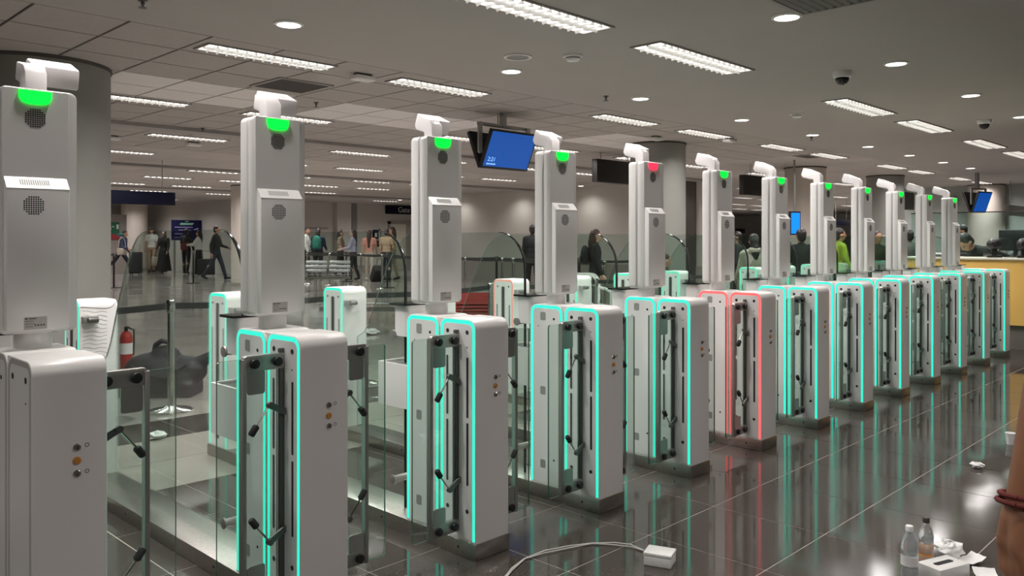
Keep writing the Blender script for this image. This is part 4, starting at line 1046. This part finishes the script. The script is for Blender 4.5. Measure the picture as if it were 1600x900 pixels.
    if cap:
        c = hc + MH @ Vector((0, -.01, .06)); m = MB().ball(c, (.093, .108, .08), M=MH); 
        m.ball(hc + MH @ Vector((0, .11, .06)), (.07, .07, .012), M=MH); m.v = [(x * s, y * s, (z + drop) * s) for x, y, z in m.v]
        obj('cap', remesh(m, 'cap', cap, .012, 2), o)
    M = Matrix.Translation(loc) @ Matrix.Rotation(rz, 4, 'Z')
    hw = [M @ Vector((h.x * s, h.y * s, (h.z + drop) * s)) for h, _ in hands_at]
    bk = M @ Vector((up((0, -.12, 1.25)).x * s, up((0, -.12, 1.25)).y * s, (up((0, -.12, 1.25)).z + drop) * s))
    return dict(o=o, wr=[(Vector((w.x * s, w.y * s, (w.z + drop) * s)), h) for w, h in wrs], hands=hw, back=bk, rz=rz, s=s)
def suitcase(p, rz, h, w, mm, label, tilt=0):
    o = thing('suitcase', label, 'suitcase', (p[0], p[1], 0), rz)
    o.rotation_euler = (R(tilt), 0, rz)
    obj('shell', MB().box((-w / 2, -.13, .05), (w / 2, .13, h)).mesh('s', mm, bevel=.03, seg=3), o)
    for x in (-w / 2 + .05, w / 2 - .05):
        for y in (-.09, .09): obj('wheel', MB().cyl((x - .012, y, .027), (x + .012, y, .027), .027, n=14).mesh('w', 'black'), o)
    obj('pull_handle', MB().tube([(-w * .25, .1, h - .02), (-w * .25, .1, h + .28), (w * .25, .1, h + .28), (w * .25, .1, h - .02)], .01).mesh('h', 'dark_metal'), o)
    obj('zip_band', MB().box((-w / 2 - .002, -.008, .07), (w / 2 + .002, .008, h - .01)).mesh('z', 'dark_metal'), o)
def backpack(pr, mm, label, sc=1.0):
    o = thing('backpack', label, 'backpack', pr['back'], pr['rz']); k = pr['s'] * sc
    b = MB().ball((0, -.09 * k, 0), (.15 * k, .10 * k, .22 * k)).box((-.13 * k, -.15 * k, -.2 * k), (.13 * k, -.01, .08 * k))
    obj('pack', remesh(b, 'pack', mm, .018, 5), o)
    obj('pocket', MB().box((-.09 * k, -.20 * k, -.17 * k), (.09 * k, -.14 * k, -.02 * k)).mesh('pk', mm, bevel=.015), o)
    for s in (-1, 1): obj('strap', MB().tube([(s * .09 * k, -.02, .14 * k), (s * .11 * k, .10 * k, .19 * k), (s * .12 * k, .25 * k, .05 * k), (s * .12 * k, .24 * k, -.12 * k), (s * .12 * k, .02, -.2 * k)], .014).mesh('st', 'c_black'), o)
def handbag(p, rz, w, h, d, mm, label, strap=.3):
    o = thing('hand_bag', label, 'bag', p, rz)
    obj('bag_body', MB().box((-w / 2, -d / 2, -h), (w / 2, d / 2, 0)).mesh('b', mm, bevel=min(d, h) * .25, seg=3), o)
    obj('strap', MB().tube([(-w * .4, 0, -.03), (-w * .3, 0, strap * .7), (0, 0, strap), (w * .3, 0, strap * .7), (w * .4, 0, -.03)], .012).mesh('s', mm), o)
WALK = ((24, 4), (-16, 34)); STEP = ((14, 4), (-10, 16))
a = person(189, 31.0, 1.74, 'right', 'person in a navy jacket with teal scarf, walking with a suitcase', 'c_navy', 'c_denim', legs=((30, 10), (-30, 25)), arms=((10, 35, 5), (20, 60, 5)), lean=12, hair='hair_black', shoes='c_white')
sc = MB().tube([(.12 * math.cos(R(t)), .09 * math.sin(R(t)) + .03, 1.50 + .01 * math.sin(R(3 * t))) for t in range(0, 361, 30)], .05, n=8); obj('scarf', sc.mesh('sc', 'c_teal', smooth=True), a['o'])
handbag(a['back'] + RT * .2 - FW * .22 + Vector((0, 0, -.22)), 0, .34, .26, .13, 'c_beige', 'beige shoulder bag worn by the person in navy jacket', .42)
q = AT(212, 375, 30.7); suitcase((q.x, q.y), YAW - R(90), .85, .42, 'c_charcoal', 'tall charcoal suitcase pushed by the person in navy jacket')
a = person(237, 32.5, 1.76, 'toward', 'person in white T-shirt and dark cap carrying bags', 'c_white', 'c_tan', sleeves=False, cap='c_charcoal', arms=((8, 12, 7), (4, 20, 7)), legs=((5, 3), (-3, 5)))
handbag(a['hands'][0] + Vector((0, 0, -.18)), .5, .34, .36, .14, 'c_beige', 'beige carrier bag held by the person in white T-shirt', .18)
q = AT(250, 375, 33.2); suitcase((q.x, q.y), YAW, .42, .36, 'c_maroon', 'low maroon case standing beside the person in white T-shirt')
person(256, 31.2, 1.62, 'toward', 'person in a long black dress with long black hair', 'c_black', 'c_black', dress=True, longhair=.4, arms=((12, 20, 8), (16, 40, 8)), shoes='c_white', skin='skin_pale')
person(291, 31.2, 1.70, 'away', 'person in a dark jacket standing before the blue poster board', 'c_black', 'c_black', arms=((20, 50, 8), (10, 20, 8)), cap='c_grey')
a = person(311, 30.6, 1.64, 'left', 'person in white top and dark trousers holding a brown bag', 'c_white', 'c_black', longhair=.2, arms=((30, 60, 8), (35, 60, 8)), sleeves=True)
handbag(a['hands'][0] + Vector((0, 0, .05)), YAW, .36, .24, .16, 'c_maroon', 'brown bag hugged by the person in white top', .1)
q = AT(322, 375, 29.5); suitcase((q.x, q.y), YAW - R(70), .62, .6, 'c_black', 'wide black suitcase behind the person walking in black')
a = person(338, 26.8, 1.78, 'right', 'person in black sweater and dark jeans walking past the column', 'c_black', 'c_denim', legs=((20, 4), (-16, 22)), arms=((16, 55, 6), (-18, 20, 8)), skin='skin_tan', shoes='c_black')
a = person(478, 27.5, 1.70, 'right', 'person in white shirt half hidden by the second tower', 'c_white', 'c_black', arms=((20, 50, 6), (5, 20, 6)))
handbag(a['hands'][0] + Vector((0, 0, .1)), 1.0, .4, .36, .2, 'c_red', 'dark red bag held by the person in white shirt', .12)
a = person(497, 27.0, 1.66, 'away', 'person with a green backpack standing in the queue', 'c_navy', 'c_black', arms=((5, 15, 8), (15, 50, 8)), longhair=.1)
backpack(a, 'c_green', 'green backpack worn by a queuing passenger', 1.1)
person(532, 27.4, 1.62, 'right', 'person in floral brown top and black trousers in the queue', 'c_floral', 'c_black', sleeves=False, longhair=.25, arms=((20, 55, 6), (10, 40, 6)), skin='skin_pale', shoes='c_white')
person(552, 26.4, 1.60, 'left', 'person in lilac sweater and dark trousers in the queue', 'c_lilac', 'c_black', longhair=.3, arms=((20, 55, 6), (10, 20, 6)), skin='skin_pale')
person(577, 26.4, 1.60, 'away', 'person in pink top with long dark hair in the queue', 'c_pink', 'c_beige', longhair=.35, sleeves=False, arms=((-5, 10, 8), (12, 20, 10)), hair='hair_brown', skin='skin_pale', shoes='c_white')
q = AT(587, 375, 25.6); suitcase((q.x, q.y), YAW - R(60), .56, .38, 'c_black', 'black rolling suitcase tilted behind the person in pink top', tilt=38)
person(604, 26.0, 1.62, 'away', 'person in tan top and blue trousers beside the doorway', 'c_tan', 'c_denim', sleeves=False, arms=((5, 12, 8), (5, 40, 8)), skin='skin_pale')
a = person(613, 26.5, 1.70, 'left', 'person in olive yellow shirt and black jacket by the doorway', 'c_olive', 'c_khaki', longhair=.15, arms=((10, 60, 6), (25, 80, 8)))
handbag(a['hands'][1] + Vector((0, 0, .05)), .4, .26, .2, .1, 'c_black', 'black shoulder bag of the person in olive yellow shirt', .4)
a = person(930, 13.0, 1.45, 'right', 'person in a black jacket with long dark hair, standing by the belts', 'c_black', 'c_black', longhair=.38, arms=((5, 10, 6), (5, 15, 6)), hair='hair_brown', skin='skin_pale')
backpack(a, 'c_black', 'black backpack worn by the long-haired person by the belts', .85)
person(1039, 9.4, 1.13, 'right', 'child-height person whose head shows above an entry pedestal', 'c_charcoal', 'c_black', hair='hair_brown', skin='skin_pale')
a = person(832, 18.6, 1.62, 'away', 'person in black half hidden by the fourth tower', 'c_black', 'c_black')
person(1178, 10.8, 1.36, 'away', 'person in beige hoodie with shoulder-length black hair', 'c_beige', 'c_khaki', longhair=.16, hood=True, arms=((15, 40, 8), (15, 40, 8)))
person(1152, 13.5, 1.42, 'left', 'person in dark grey standing beside the beige hoodie', 'c_charcoal', 'c_black', arms=((20, 60, 8), (10, 30, 8)))
person(1252, 11.5, 1.44, 'away', 'person in black jacket under the bright blue screen', 'c_black', 'c_black', arms=((10, 30, 12), (10, 30, 12)))
person(1311, 12.5, 1.46, 'right', 'worker in a yellow-green high-visibility jacket', 'c_hivis', 'c_black', arms=((10, 30, 10), (10, 30, 10)))
person(1371, 13.0, 1.42, 'toward', 'person in black top facing the gates behind far towers', 'c_black', 'c_black', arms=((10, 50, 8), (10, 50, 8)), skin='skin_tan')
person(1421, 14, 1.45, 'away', 'person in grey jacket seen between far towers', 'c_grey', 'c_black')
person(1503, 12.9, 1.52, 'left', 'officer in black standing behind the counter beside last tower', 'c_black', 'c_black', arms=((10, 40, 8), (10, 40, 8)))
# bowed officer and a bending officer behind the counter
person(0, 0, 1.66, 'right', 'officer with head bowed over the counter, in dark uniform', 'c_black', 'c_black', loc=(12.12, 2.95, 0), rz=R(62), lean=52, arms=((-20, 40, 12), (-10, 45, 12)), legs=((25, 30), (25, 30)), skin='skin_tan')
person(0, 0, 1.66, 'right', 'officer in dark grey bending down behind the counter', 'c_charcoal', 'c_black', loc=(12.45, 2.85, 0), rz=R(-140), lean=48, arms=((-10, 35, 12), (0, 45, 12)), legs=((20, 25), (20, 25)))

# foreground person at the right edge: only the hanging forearm and hand are in view

p = FW * 1.40 + RT * 1.15
a = person(0, 0, 1.66, 'away', 'person standing near the dark floor clutter, bare brown forearm with thin wrist bands', 'c_charcoal', 'c_denim', skin='skin_brown', loc=(p.x, p.y, 0), sleeves=False, arms=((-4, 4, 14), (5, 15, 6)), fore=12, voxel=.0085)
w, dh = a['wr'][0]
x = dh.orthogonal().normalized(); y = dh.cross(x)
for k, (off, rad) in enumerate(((-.012, .0345), (.0, .0365))):
    c = w + dh * off
    obj('wrist_band', MB().tube([c + (x * math.cos(R(t)) + y * math.sin(R(t))) * rad + dh * .004 * math.sin(R(t)) for t in range(0, 361, 20)], .0045, n=8).mesh('band', 'c_maroon', smooth=True), a['o'])
